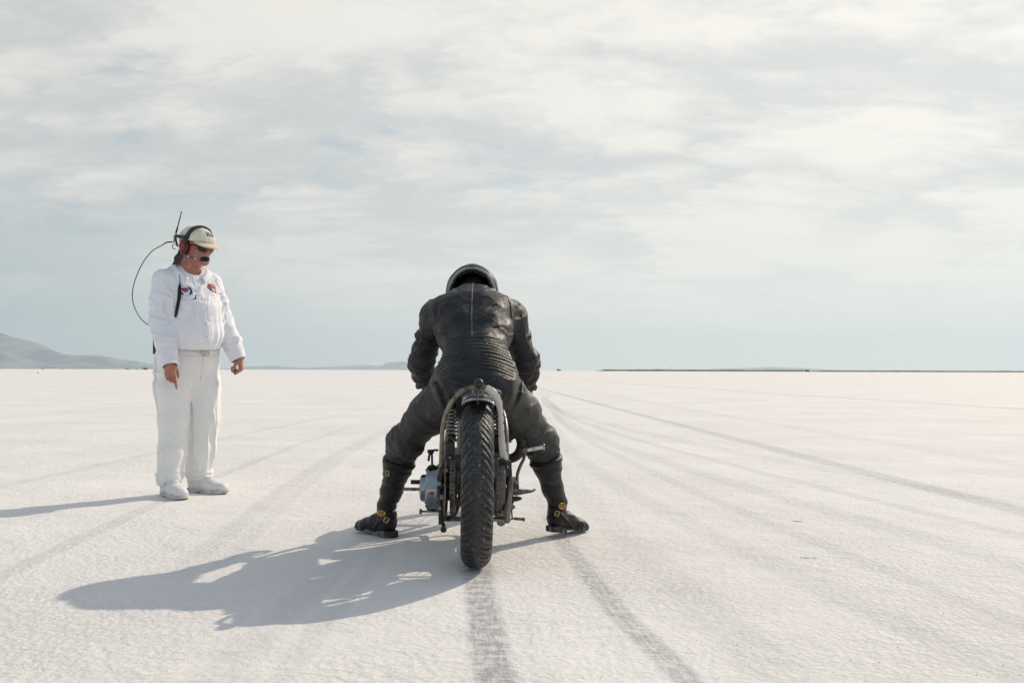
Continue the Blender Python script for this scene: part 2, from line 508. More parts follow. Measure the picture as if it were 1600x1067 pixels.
def salt_fn(nb, bs):
    geo = nb.n('ShaderNodeNewGeometry')
    pos = geo.outputs['Position']
    X, Y, Z = nb.sep(pos)
    wob = nb.m('MULTIPLY', nb.m('SUBTRACT', nb.noise(pos, 0.9, 2), 0.5), 0.07)
    Xw = nb.m('ADD', X, wob)
    grain = nb.noise(pos, 130, 5, 0.72)
    mid = nb.noise(pos, 21, 5, 0.62)
    stretched = nb.noise(nb.comb(nb.m('MULTIPLY', X, 60.0), nb.m('MULTIPLY', Y, 9.0)), 1.0, 3, 0.6)
    tread = nb.ramp(nb.noise(nb.comb(nb.m('MULTIPLY', X, 9.0), nb.m('MULTIPLY', Y, 34.0), 4.0), 1.0, 4, 0.65), 0.38, 0.60, 0.55, 1.1)
    tot = None
    for (p0, p1, p2, hw, st, yend) in TRACKS:
        # quadratic x(y) through three points
        A = np.array([[p_[1] ** 2, p_[1], 1] for p_ in (p0, p1, p2)]); cf = np.linalg.solve(A, np.array([p0[0], p1[0], p2[0]]))
        if abs(cf[0]) * p2[1] ** 2 > 3: pass
        Yc = nb.m('MINIMUM', Y, float(p2[1]))
        xc = nb.m('MULTIPLY_ADD', nb.m('MULTIPLY_ADD', Yc, float(cf[0]), float(cf[1])), Yc, float(cf[2]))
        dd = nb.m('ABSOLUTE', nb.m('SUBTRACT', Xw, xc))
        mk = nb.ramp(dd, hw * 0.55, hw * 1.35, st, 0.0)
        mk = nb.m('MULTIPLY', mk, nb.ramp(Y, yend * 0.6, yend * 1.5, 1.0, 0.0))
        if p0[1] > 3.5: mk = nb.m('MULTIPLY', mk, nb.ramp(Y, p0[1] * 0.8, p0[1], 0.0, 1.0))
        if st > 0.8: mk = nb.m('MULTIPLY', mk, tread)
        tot = mk if tot is None else nb.m('ADD', tot, mk)
    brk = nb.ramp(nb.m('ADD', nb.m('MULTIPLY', mid, 0.5), nb.m('MULTIPLY', stretched, 0.5)), 0.36, 0.62, 0.35, 1.0)
    far = nb.ramp(Y, 6.0, 16.0)
    brk = nb.m('MAXIMUM', brk, nb.m('MULTIPLY', far, 0.7))
    trk = nb.m('MINIMUM', nb.m('MULTIPLY', nb.m('MULTIPLY', tot, brk), 0.85), 0.85)
    patch = nb.noise(pos, 0.55, 6, 0.6)
    col1 = nb.mix(nb.ramp(patch, 0.3, 0.7), c4(0.74, 0.715, 0.685), c4(0.81, 0.79, 0.76))
    warm = nb.ramp(nb.noise(pos, 1.6, 5, 0.65, 0.5), 0.62, 0.78, 0, 0.22)
    col1 = nb.mix(warm, col1, c4(0.70, 0.63, 0.53))
    col1 = nb.mix(nb.ramp(grain, 0.30, 0.46, 0.35, 0.0), col1, c4(0.45, 0.43, 0.41))
    col1 = nb.mix(trk, col1, c4(0.33, 0.335, 0.35))
    # small dark flecks
    vo = nb.n('ShaderNodeTexVoronoi', {'feature': 'F1'}); nb.set(vo.inputs['Vector'], pos); vo.inputs['Scale'].default_value = 7.0
    sel = nb.ramp(nb.noise(pos, 3.0, 3), 0.60, 0.66)
    fl = nb.m('MULTIPLY', nb.ramp(vo.outputs['Distance'], 0.02, 0.06, 0.35, 0.0), sel)
    col1 = nb.mix(fl, col1, c4(0.28, 0.25, 0.22))
    nb.set(bs.inputs['Base Color'], col1)
    bs.inputs['Roughness'].default_value = 0.85
    bs.inputs['Specular IOR Level'].default_value = 0.25
    near = nb.ramp(Y, 4.0, 60.0, 1.0, 0.25)
    vo2 = nb.n('ShaderNodeTexVoronoi', {'feature': 'SMOOTH_F1'}); nb.set(vo2.inputs['Vector'], nb.vm('ADD', pos, nb.comb(nb.m('MULTIPLY', grain, 0.02), nb.m('MULTIPLY', mid, 0.03)))); vo2.inputs['Scale'].default_value = 48
    crust = nb.noise(nb.vm('ADD', pos, nb.comb(nb.m('MULTIPLY', mid, .12), nb.m('MULTIPLY', grain, .05))), 2.3, 3, 0.5)
    ridge = nb.ramp(nb.m('ABSOLUTE', nb.m('SUBTRACT', crust, 0.5)), 0.0, 0.012, 1.0, 0.0)
    rough_zone = nb.ramp(nb.noise(pos, 0.8, 4, 0.6), 0.35, 0.62, 0.45, 1.25)
    hgt = nb.m('ADD', nb.m('MULTIPLY', mid, 1.2), nb.m('ADD', nb.m('MULTIPLY', grain, 0.6), nb.m('MULTIPLY', vo2.outputs['Distance'], 0.5)))
    hgt = nb.m('MULTIPLY', hgt, rough_zone)
    hgt = nb.m('ADD', hgt, nb.m('MULTIPLY', ridge, 0.10))
    hgt = nb.m('ADD', hgt, nb.m('MULTIPLY', nb.noise(pos, 5.5, 3), 2.2))
    hgt = nb.m('SUBTRACT', hgt, nb.m('MULTIPLY', trk, 0.5))
    hgt = nb.m('MULTIPLY', hgt, near)
    bump(nb, bs, hgt, 0.68, 0.009)
M_SALT = mat("salt_crust", salt_fn)
# one ground sheet: fine near the camera, reaching out to the horizon
def ground():
    xs = np.concatenate([-np.geomspace(26000, 8.0, 26), np.linspace(-7.5, 7.5, 251), np.geomspace(8.0, 26000, 26)])
    ys = np.concatenate([-np.geomspace(26000, 2.0, 22), np.linspace(-1.5, 0.8, 6), np.linspace(1.0, 12.0, 221), np.geomspace(12.5, 26000, 34)])
    XX, YY = np.meshgrid(xs, ys, indexing='ij')
    P = np.stack([XX, YY, np.zeros_like(XX)], -1).reshape(-1, 3)
    w = np.clip(1 - (np.hypot(P[:, 0], P[:, 1] - 5) - 6) / 5, 0, 1)
    z = (fbm(P, 1.3, 4, 5.0) - 0.5) * 0.010 + (fbm(P, 9.0, 2, 55.0) - 0.5) * 0.006
    P[:, 2] = (z - 0.001) * w
    nx, ny = len(xs), len(ys)
    i = np.arange(nx - 1)[:, None] * ny + np.arange(ny - 1)[None]
    F = np.stack([i, i + ny, i + ny + 1, i + 1], -1).reshape(-1, 4)
    return tag(link('salt_flat', np_mesh('salt_flat', P, F), M_SALT), kind='structure')
ground()
def crumbs():
    rs = np.random.RandomState(5); V = []; F = []; n = 7000
    y = 2.3 + 7.5 * rs.rand(n) ** 1.5; x = (rs.rand(n) - .5) * 1.35 * y + 0.0
    k_ = n // 3
    ti = rs.randint(0, 9, k_)
    for a in range(k_):
        (p0, p1, p2, hw, st, ye) = TRACKS[ti[a]]
        if y[a] < p0[1]: continue
        cf = np.polyfit([p0[1], p1[1], p2[1]], [p0[0], p1[0], p2[0]], 2)
        x[a] = np.polyval(cf, min(y[a], p2[1])) + rs.randn() * hw * 1.1
    r = .0009 + .0018 * rs.rand(n) ** 3
    base = np.array([(1, 0, 0), (-.5, .87, 0), (-.5, -.87, 0), (.5, .5, .8), (-.6, .1, .9), (.2, -.6, .7)])
    for i in range(n):
        b_ = base * (0.7 + .6 * rs.rand(6, 1)) * r[i]; a = rs.rand() * 6.28
        R_ = np.array([[math.cos(a), -math.sin(a), 0], [math.sin(a), math.cos(a), 0], [0, 0, 1]])
        V.append(b_ @ R_.T + (x[i], y[i], .0005)); o = i * 6
        F += [(o, o + 1, o + 3), (o + 1, o + 4, o + 3), (o + 1, o + 2, o + 4), (o + 2, o + 5, o + 4), (o + 2, o, o + 5), (o, o + 3, o + 5), (o + 3, o + 4, o + 5)]
    m = simple("loose_salt_grains", (.80, .78, .75), .85, 0, .06, 30, bmp=0)
    tag(link('salt_crumbs', np_mesh('salt_crumbs', np.concatenate(V), F, False), m), kind='stuff')
crumbs()

# mountains ---------------------------------------------------------------
def hill_fn(nb, bs):
    pos = nb.n('ShaderNodeNewGeometry').outputs['Position']
    n = nb.noise(pos, 0.0016, 6, 0.6, 0.4)
    c_ = nb.mix(nb.ramp(n, 0.42, 0.58), c4(0.015, 0.045, 0.085), c4(0.24, 0.20, 0.19))  # blue of the distant haze is mixed into the rock colour
    nb.set(bs.inputs['Base Color'], c_); bs.inputs['Roughness'].default_value = 0.95
M_HILL = mat("haze_blued_rock", hill_fn)
def mountains(name, x0, x1, y0, depth, profile, seed, rough=0.22):
    """ridge line heights (x, h) along the front, carved with gullies"""
    nx, ny = 260, 44
    xs = np.linspace(x0, x1, nx); t = np.linspace(0, 1, ny)
    H = np.interp(xs, [a[0] for a in profile], [a[1] for a in profile])
    XX, T = np.meshgrid(xs, t, indexing='ij')
    YY = y0 + T * depth
    P = np.stack([XX, YY, XX * 0 + seed * 100], -1).reshape(-1, 3)
    env = np.where(T < 0.55, (T / 0.55) ** 1.3, (1 - (T - 0.55) / 0.45) ** 0.8)
    g = fbm(P, 1 / 1500.0, 5, seed).reshape(nx, ny)
    rid = 1 - np.abs(2 * fbm(P, 1 / 700.0, 4, seed + 3).reshape(nx, ny) - 1)
    Z = H[:, None] * env * (1 - rough + rough * 1.2 * rid) + H[:, None] * (g - 0.5) * 0.35 * env
    crest = Z.max(axis=1, keepdims=True)
    Z = Z * (H[:, None] / np.maximum(crest, 1)) * (1 + (0.20 * (fbm(np.stack([xs, xs * 0, xs * 0 + seed], -1), 1 / 520.0, 5) - 0.5))[:, None])
    Z = np.maximum(Z, 0) - 1.0
    V = np.stack([XX, YY, Z], -1).reshape(-1, 3)
    i = np.arange(nx - 1)[:, None] * ny + np.arange(ny - 1)[None]
    F = np.stack([i, i + ny, i + ny + 1, i + 1], -1).reshape(-1, 4)
    return tag(link(name, np_mesh(name, V, F), M_HILL), kind='structure')
k = 16000 / 1447.0      # metres per photo pixel at 16 km
def prof(pts, kk): return [((px - 800) * kk, max(1.0, (579 - py) * kk)) for px, py in pts]
mountains('mountain', (-160 - 800) * k, (262 - 800) * k, 14200, 3200,
          prof([(-160, 505), (-90, 520), (-30, 512), (20, 528), (56, 537), (70, 542), (95, 553), (115, 557), (135, 557), (160, 558), (185, 562), (215, 566), (235, 570), (262, 579)], k), 3)
k2 = 21000 / 1447.0
mountains('distant_hill', (340 - 800) * k2, (700 - 800) * k2, 20000, 2400,
          prof([(340, 578), (372, 574), (420, 573), (470, 576), (530, 573), (565, 571), (590, 573), (603, 567), (625, 566), (660, 568), (700, 578)], k2), 8, 0.1)
mountains('low_ridge', (1080 - 800) * k2, (1330 - 800) * k2, 20000, 2000,
          prof([(1080, 578), (1150, 574.0), (1210, 572.5), (1260, 574), (1330, 578)], k2), 12, 0.1)

# scrub covered bank on the right horizon ------------------------------------
M_SCRUB = simple("dry_scrub", (0.13, 0.12, 0.095), 0.95, var=0.5, scale=0.08, bmp=0)
def bank(name, px0, px1, y, hpx, seed):
    kk = y / 1447.0
    nx = 320; xs = np.linspace((px0 - 800) * kk, (px1 - 800) * kk, nx)
    P = np.stack([xs, xs * 0, xs * 0 + seed], -1)
    h = hpx * kk * (0.55 + 0.6 * fbm(P, 1 / 30.0, 4, seed)) * np.clip(np.minimum(np.arange(nx), nx - 1 - np.arange(nx)) / 14.0, 0.15, 1)
    sec = [(0, 0), (4, 0.75), (7, 1.0), (11, 0.9), (17, 0)]
    V = [(xs[i], y + dy_ + 5 * math.sin(xs[i] / 90), h[i] * f - 0.05) for i in range(nx) for dy_, f in sec]
    F = [(i * 5 + j, (i + 1) * 5 + j, (i + 1) * 5 + j + 1, i * 5 + j + 1) for i in range(nx - 1) for j in range(4)]
    return tag(link(name, np_mesh(name, V, F), M_SCRUB), kind='structure')
bank('scrub_bank', 932, 1268, 1500, 3.2, 2)
bank('scrub_bank', 1262, 1760, 1250, 3.0, 9)

# haze: one closed box of even air round everything -----------------------------
def haze():
    bm = bmesh.new(); bmesh.ops.create_cube(bm, size=1.0)
    me = bpy.data.meshes.new('haze'); bm.to_mesh(me); bm.free()
    o = link('haze', me); o.scale = (56000, 56000, 1101); o.location = (0, 0, 549.3)
    m = bpy.data.materials.new("haze_air"); m.use_nodes = True
    t = m.node_tree; t.nodes.clear()
    ou = t.nodes.new('ShaderNodeOutputMaterial'); pv = t.nodes.new('ShaderNodeVolumePrincipled')
    pv.inputs['Color'].default_value = (0.57, 0.68, 0.745, 1)
    pv.inputs['Density'].default_value = HAZE_DENSITY
    pv.inputs['Anisotropy'].default_value = 0.3
    t.links.new(pv.outputs[0], ou.inputs['Volume'])
    me.materials.append(m)
    tag(o, kind='stuff')
HAZE_DENSITY = 0.000056
haze()
# ================================================================== MOTORCYCLE
M_CHROME = simple("polished_alloy", (0.50, 0.50, 0.50), 0.18, 1.0, 0.12, 14, 0.06, 40, 0.001, (0.12, 0.10, 0.08), 0.75, 22, 0.52, 0.68)
M_COVER = simple("polished_cover", (0.27, 0.29, 0.32), 0.09, 1.0, 0.25, 9, 0.05, 30, 0.001, (0.05, 0.05, 0.05), 0.6, 12, 0.55, 0.75)
M_SPRING = simple("dirty_spring_steel", (0.38, 0.37, 0.35), 0.3, 1.0, 0.3, 20, 0.1, 60, 0.001, (0.05, 0.04, 0.03), 0.8, 22, 0.45, 0.6)
M_STEEL = simple("worn_steel", (0.20, 0.19, 0.18), 0.38, 1.0, 0.2, 30, 0.12, 120, 0.001, (0.085, 0.055, 0.035), 0.9, 26, 0.46, 0.62)
M_BLACKM = simple("oily_black_metal", (0.016, 0.015, 0.014), 0.42, 0.2, 0.3, 30, 0.1, 90, 0.001, (0.07, 0.052, 0.04), 0.6, 24, 0.50, 0.66)
M_CREAM = simple("aged_cream_paint", (0.25, 0.205, 0.155), 0.38, 0.0, 0.15, 20, 0.08, 60, 0.001, (0.06, 0.04, 0.025), 0.85, 28, 0.48, 0.64)
M_IVORY = simple("ivory_enamel", (0.60, 0.57, 0.50), 0.30, 0.0, 0.06, 12, 0.05, 40, 0.001, (0.20, 0.12, 0.07), 0.8, 30, 0.60, 0.72)
M_FENDER = simple("blackened_fender_paint", (0.52, 0.53, 0.55), 0.16, 0.95, 0.3, 9, 0.05, 30, 0.001, (0.06, 0.05, 0.045), 0.7, 18, 0.52, 0.70)
M_IRON = simple("cast_engine_iron", (0.10, 0.095, 0.09), 0.55, 0.7, 0.3, 30, 0.25, 120, 0.002, (0.14, 0.10, 0.07), 0.7, 14, 0.45, 0.65)
M_RUBB = simple("black_rubber", (0.022, 0.022, 0.022), 0.7, 0, 0.2, 30, 0.1, 150, 0.001, (0.25, 0.24, 0.22), 0.35, 30, 0.52, 0.7)
M_SEATL = simple("black_seat_leather", (0.025, 0.022, 0.02), 0.45, 0, 0.3, 20, 0.25, 60, 0.002)
M_BLUEN = simple("blue_anodised_nut", (0.06, 0.16, 0.34), 0.35, 0.7, 0.2, 30)
M_LENS = simple("red_lens", (0.022, 0.008, 0.007), 0.2, 0, 0.2, 30)
def tyre_fn(nb, bs):
    o = oc(nb)
    at = nb.n('ShaderNodeAttribute', {'attribute_name': 'groove'}).outputs['Fac']
    n1 = nb.noise(o, 55, 6, 0.72)
    n2 = nb.noise(o, 260, 4, 0.7)
    n3 = nb.noise(o, 8, 4, 0.6)
    base = nb.mix(nb.ramp(n3, 0.3, 0.7), c4(0.007, 0.008, 0.009), c4(0.018, 0.018, 0.019))
    # salt dust packed on the tread
    salt = nb.m('MULTIPLY', nb.ramp(nb.m('ADD', nb.m('MULTIPLY', n1, 0.55), nb.m('MULTIPLY', n2, 0.45)), 0.555, 0.63), nb.ramp(n3, 0.36, 0.62, 0.3, 0.95))
    salt = nb.m('MULTIPLY', salt, nb.m('SUBTRACT', 1.0, nb.m('MULTIPLY', at, 0.6)))
    cc = nb.mix(nb.m('MULTIPLY', at, 0.8), base, c4(0.008, 0.008, 0.008))
    cc = nb.mix(salt, cc, c4(0.46, 0.45, 0.43))
    nb.set(bs.inputs['Base Color'], cc)
    nb.set(bs.inputs['Roughness'], nb.ramp(n1, 0.35, 0.65, 0.26, 0.55))
    bump(nb, bs, nb.m('ADD', n1, nb.m('MULTIPLY', n2, 0.5)), 0.7, 0.004)
M_TYRE = mat("salt_dusted_tyre", tyre_fn)

bike = empty('motorcycle', (-0.149, 3.86, 0), (0, R(0.6), R(2.6)))
tag(bike, 'bare vintage racing motorcycle seen from behind with a wide salt-dusted rear tyre', 'motorcycle')

def tyre(parent, cy, Rt, hw, name='tyre', N=66, seed=1, grooves=True):
    nth, ns = (1080, 44) if grooves else (240, 24)
    th = np.linspace(0, 2 * np.pi, nth, endpoint=False)
    s = np.linspace(-1, 1, ns)
    # rounded section: across (x) and radius
    a = s * R(118)
    sh = 0.62 * hw * 2
    X = np.sin(a) * hw; X = np.where(np.abs(a) > R(90), np.sign(a) * hw * (1 - 0.28 * (np.abs(a) - R(90)) / R(28)), X)
    rad = Rt - (1 - np.cos(a)) * hw * 0.98
    TH, S = np.meshgrid(th, s, indexing='ij')
    XX = np.tile(X, (nth, 1)); RR = np.tile(rad, (nth, 1))
    gm = np.zeros_like(TH)
    if grooves:
        aS = np.abs(S)
        side = (S > 0) * 0.5
        ph = N * TH / (2 * np.pi) + side
        sl = 5.2 * aS - 1.6 * aS ** 2
        def gr(q, w): f = q - np.floor(q); f = np.minimum(f, 1 - f); return np.clip(1.4 - f / w, 0, 1)
        per = np.round(ph - sl)
        keep = ((np.floor(ph - sl + 0.5).astype(int) * 7919) % 3) > -1
        g1 = gr(ph - sl, 0.11) * (aS > 0.07) * (aS < 0.66)
        g2 = gr((ph + 0.37) * 0.5 - sl * 0.5, 0.05) * (aS > 0.30) * (aS < 0.70)
        cg = np.clip(1.5 - np.abs(S - 0.03 * np.sin(TH * 22)) / 0.018, 0, 1) * 0.0
        gm = np.maximum(np.maximum(g1, g2), cg)
        P = np.stack([XX * 6, np.cos(TH) * 2, np.sin(TH) * 2], -1).reshape(-1, 3)
        RR = RR - gm * 0.007 + ((fbm(P, 9, 3, seed) - 0.5) * 0.003).reshape(TH.shape)
    V = np.stack([XX, cy + np.cos(TH) * RR, Rt + np.sin(TH) * RR], -1).reshape(-1, 3)
    i = np.arange(nth)[:, None] * ns + np.arange(ns - 1)[None]
    j = ((np.arange(nth) + 1) % nth)[:, None] * ns + np.arange(ns - 1)[None]
    F = np.stack([i, i + 1, j + 1, j], -1).reshape(-1, 4)
    me = np_mesh(name, V, F)
    at = me.attributes.new('groove', 'FLOAT', 'POINT'); at.data.foreach_set('value', gm.reshape(-1).astype(np.float32))
    return link(name, me, M_TYRE, parent)

def wheel(kind, cy, Rt, hw, nsp=36):
    w = G()
    ri = Rt - 2.02 * hw + 0.0
    # rim section lathed round the axle
    w.lathe([(ri + 0.022, -hw * .72), (ri + 0.026, -hw * .66), (ri + 0.004, -hw * .5), (ri - 0.006, 0), (ri + 0.004, hw * .5), (ri + 0.026, hw * .66), (ri + 0.022, hw * .72), (ri - 0.012, hw * .45), (ri - 0.022, 0), (ri - 0.012, -hw * .45)], (0, cy, Rt), (1, 0, 0), 64, closed=True)
    rim = w.build(kind, M_CHROME, bike)
    tyre(rim, cy, Rt, hw, N=66 if hw > .05 else 80, grooves=True if hw > .05 else False)
    h = G(); h.lathe([(0.0, -.075), (.028, -.075), (.03, -.06), (.024, -.04), (.024, .04), (.03, .06), (.028, .075), (0, .075)], (0, cy, Rt), (1, 0, 0), 28)
    h.build('hub', M_STEEL, rim)
    sp = G()
    for k_ in range(nsp):
        a = 2 * math.pi * k_ / nsp; sg = -1 if k_ % 2 else 1; a2 = a + (0.42 if (k_ // 2) % 2 else -0.42)
        sp.tube([(sg * .055, cy + math.cos(a2) * .027, Rt + math.sin(a2) * .027), (sg * .006, cy + math.cos(a) * (ri - .014), Rt + math.sin(a) * (ri - .014))], 0.0016, 5, cap=False)
    sp.build('spokes', M_STEEL, rim)
    return rim
RT = 0.345
wheel('rear_wheel', 0.0, RT, 0.064)
wheel('front_wheel', 1.40, 0.335, 0.045)

# rear fender, following the tyre from just behind its top forward to the seat
def fender(name, cy, cz, r0, hw, a0, a1, mt, drop=0.024, t=0.004):
    g = G(); n = 40; ns = 14
    V = []
    for lay in (0, 1):
        for i in range(n + 1):
            an = a0 + (a1 - a0) * i / n
            for j in range(ns + 1):
                s = -1 + 2 * j / ns
                rr = r0 - drop * abs(s) ** 2.6 - lay * t
                V.append((s * (hw - lay * 0.003), cy - math.sin(an) * rr, cz + math.cos(an) * rr))
    F = []; m = ns + 1; off = (n + 1) * m
    for i in range(n):
        for j in range(ns):
            q = (i * m + j, i * m + j + 1, (i + 1) * m + j + 1, (i + 1) * m + j)
            F.append(q); F.append(tuple(off + z for z in q[::-1]))
    for i in range(n):
        for j in (0, ns): F.append((i * m + j, (i + 1) * m + j, off + (i + 1) * m + j, off + i * m + j))
    for j in range(ns):
        for i in (0, n): F.append((i * m + j, i * m + j + 1, off + i * m + j + 1, off + i * m + j))
    g.add(V, F)
    return g.build(name, mt, bike)
fd = fender('rear_fender', 0, RT, 0.388, 0.068, R(23), R(-78), M_FENDER)
g = G()          # rolled bead along the tail edge
g.tube([(-.068, -.142, .680), (-.052, -.147, .691), (-.02, -.151, .7000), (0.0, -.152, .7018), (.02, -.151, .7000), (.052, -.147, .691), (.068, -.142, .680)], .0022, 8, smooth_path=4)
g.build('bead', M_STEEL, fd)
# tail lamp
g = G()
g.lathe([(0, -.052), (.012, -.052), (.017, -.047), (.019, -.04), (.0165, -.035), (.0195, -.03), (.0165, -.025), (.0195, -.02), (.017, -.014), (.0195, -.008), (.015, 0), (.008, .012), (0, .012)], (0.002, -.065, .768), (0, 1, .05), 14)
lamp = g.build('tail_lamp', M_BLACKM, bike)
g = G(); g.lathe([(0, -.0555), (.009, -.055), (.0115, -.0525)], (0.002, -.065, .768), (0, 1, .05), 14); g.build('lens', M_LENS, lamp)
g = G()
g.tube([(0.002, -.07, .752), (0.002, -.085, .74), (-.004, -.10, .728), (-.006, -.118, .715)], .005, 8, smooth_path=3)
g.tube([(-.024, -.10, .732), (-.012, -.105, .738), (.012, -.105, .738), (.024, -.10, .732)], .004, 8, smooth_path=3)
g.cyl((.020, -.118, .733), (.020, -.10, .733), .0075, 12); g.cyl((-.022, -.118, .733), (-.022, -.10, .733), .006, 12)
g.tube([(.001, -.122, .726), (.000, -.129, .708), (-.003, -.132, .69), (.004, -.133, .684)], .0032, 6, smooth_path=3)
g.build('bracket', M_STEEL, lamp)

# cream hoop of the frame round the fender
L = [(-.152, .02, .34), (-.149, -.01, .44), (-.147, -.03, .52), (-.143, -.045, .585), (-.130, -.055, .64), (-.106, -.065, .69), (-.070, -.072, .730), (-.035, -.075, .746), (-.005, -.075, .750)]
Rr = [(.03, -.075, .749), (.058, -.072, .734), (.080, -.066, .700), (.094, -.058, .65), (.100, -.048, .585), (.104, -.03, .50), (.108, -.01, .42), (.112, .02, .34)]
g = G(); g.tube(L + Rr, .0095, 12, smooth_path=5)
g.cyl((-.165, -.012, .395), (-.138, -.012, .395), .014, 14)
hoop = g.build('frame_hoop', M_CREAM, bike)
# ivory guard plate on the right with a notched flange
def guard():
    path = [(.022, -.094, .738), (.040, -.094, .724), (.058, -.091, .703), (.072, -.087, .680), (.081, -.082, .645), (.083, -.076, .605), (.085, -.068, .56), (.088, -.058, .51), (.096, -.048, .455), (.108, -.040, .400)]
    wid = [.028, .033, .035, .029, .021, .022, .025, .029, .031, .022]
    P, q = spline([Vector(p_) for p_ in path], wid, 5)
    g = G(); V = []; F = []
    m = 6
    for i, p_ in enumerate(P):
        t = (P[min(i + 1, len(P) - 1)] - P[max(i - 1, 0)]).normalized()
        nx = Vector((t.z, 0, -t.x)).normalized()
        if nx.x < 0: nx = -nx
        w_ = q[i]
        e = p_ + nx * w_
        V += [p_ + Vector((0, .004, 0)), p_, e - nx * .003, e + Vector((0, .003, 0)), e + Vector((0, .050, 0)), e - nx * .003 + Vector((0, .050, 0))]
    for i in range(len(P) - 1):
        for j in range(5):
            a = i * m + j; F.append((a, a + 1, a + m + 1, a + m))
        F.append((i * m + 5, i * m, i * m + m, i * m + m + 5))
    F.append(tuple(range(6))); F.append(tuple(len(V) - 6 + z for z in range(6))[::-1])
    g.add(V, F, True)
    o = g.build('side_guard', M_IVORY, bike)
    for i in range(9, len(P) - 2, 4):
        s_ = G()
        t = (P[i + 1] - P[i - 1]).normalized(); nx = Vector((t.z, 0, -t.x)).normalized()
        if nx.x < 0: nx = -nx
        e = P[i] + nx * q[i]
        Rm = Matrix(((nx.x, 0, t.x), (0, 1, 0), (nx.z, 0, t.z)))
        s_.box(e + nx * .0015 + Vector((0, .014, 0)), (.006, .030, .005), Rm)
        s_.build('slot', M_BLACKM, o, 0.0008)
guard()
# plunger springs and their boxes on both sides
for sx, zz in ((-1, 0), (1, .0)):
    g = G(); x0 = -.108 if sx < 0 else .086; pts = []
    rr_ = .021 if sx < 0 else .016
    for k_ in range(0, 7 * 16 + 1):
        a = 2 * math.pi * k_ / 16
        pts.append((x0 + math.cos(a) * rr_, .005 + math.sin(a) * rr_, .548 + .108 * k_ / (7 * 16)))
    g.tube(pts, .0043, 6)
    sp_ = g.build('spring', M_SPRING, bike)
    g = G(); g.cyl((x0, .005, .50), (x0, .005, .672), .009, 12)
    g.cyl((x0, .005, .655), (x0, .005, .700), .020, 16, .014); g.cyl((x0, .005, .525), (x0, .005, .549), .019, 16)
    g.build('plunger', M_BLACKM, sp_)
g = G()
g.box((-.112, -.03, .480), (.038, .05, .085)); g.box((-.108, -.052, .50), (.026, .02, .04)); g.box((-.118, -.02, .435), (.022, .03, .04))
g.cyl((-.112, -.068, .462), (-.112, -.05, .462), .010, 8)
g.box((-.098, -.045, .535), (.030, .03, .012), Matrix.Rotation(R(25), 3, 'Y'))
g.build('brake_caliper', M_BLACKM, bike, .004)
g = G(); g.cyl((-.112, -.0735, .462), (-.112, -.067, .462), .0055, 6); g.build('bolt', M_STEEL, bike)
# drive chain round the rear sprocket and forward to the gearbox
def chain():
    spk = G(); V = []
    prof_ = []
    nt_ = 38
    for k_ in range(nt_ * 4):
        a = 2 * math.pi * k_ / (nt_ * 4); r = .112 + (.006 if k_ % 4 in (0, 1) else -.003)
        prof_.append((r * math.cos(a), r * math.sin(a)))
    for xx in (-.1035, -.0965): V += [(xx, a, RT + b_) for a, b_ in prof_]
    n = len(prof_)
    F = [(i, (i + 1) % n, n + (i + 1) % n, n + i) for i in range(n)] + [tuple(range(n))[::-1], tuple(range(n, 2 * n))]
    spk.add(V, F, False)
    spk.lathe([(0.05, -.03), (.055, -.008), (.06, .0)], (-.08, 0, RT), (1, 0, 0), 24)
    so = spk.build('sprocket', M_STEEL, bike)
    # loop path in the y-z plane
    C1 = (0, RT, .119); C2 = (.50, .30, .050)
    pts = []
    for k_ in range(25): a = R(88 + 184 * k_ / 24); pts.append((C1[0] + math.cos(a) * C1[2], C1[1] + math.sin(a) * C1[2]))
    for k_ in range(13): a = R(-88 + 184 * k_ / 12 - 0); pts.append((C2[0] + math.cos(a) * C2[2], C2[1] + math.sin(a) * C2[2]))
    P = [Vector((0, a, b_)) for a, b_ in pts] + [Vector((0, *pts[0]))]
    Ls = [0]
    for i in range(1, len(P)): Ls.append(Ls[-1] + (P[i] - P[i - 1]).length)
    nl = int(Ls[-1] / .0159 / 2) * 2; out = []
    for k_ in range(nl):
        d_ = Ls[-1] * k_ / nl; i = max(j for j in range(len(Ls)) if Ls[j] <= d_ + 1e-9); i = min(i, len(P) - 2)
        out.append(P[i].lerp(P[i + 1], (d_ - Ls[i]) / max(Ls[i + 1] - Ls[i], 1e-6)))
    c = G()
    for k_ in range(nl):
        a, b_ = out[k_], out[(k_ + 1) % nl]; mid = (a + b_) / 2; t = (b_ - a).normalized(); nn = Vector((1, 0, 0)).cross(t)
        Rm = Matrix(((1, 0, 0), (0, t.y, nn.y), (0, t.z, nn.z)))
        wd = .0085 if k_ % 2 else .0065
        for sx in (-1, 1): c.box((-.100 + sx * wd, mid.y, mid.z), (.0022, .0205, .013), Rm)
        c.cyl((-.1105, a.y, a.z), (-.0895, a.y, a.z), .0042, 8)
    c.build('drive_chain', M_STEEL, bike)
chain()
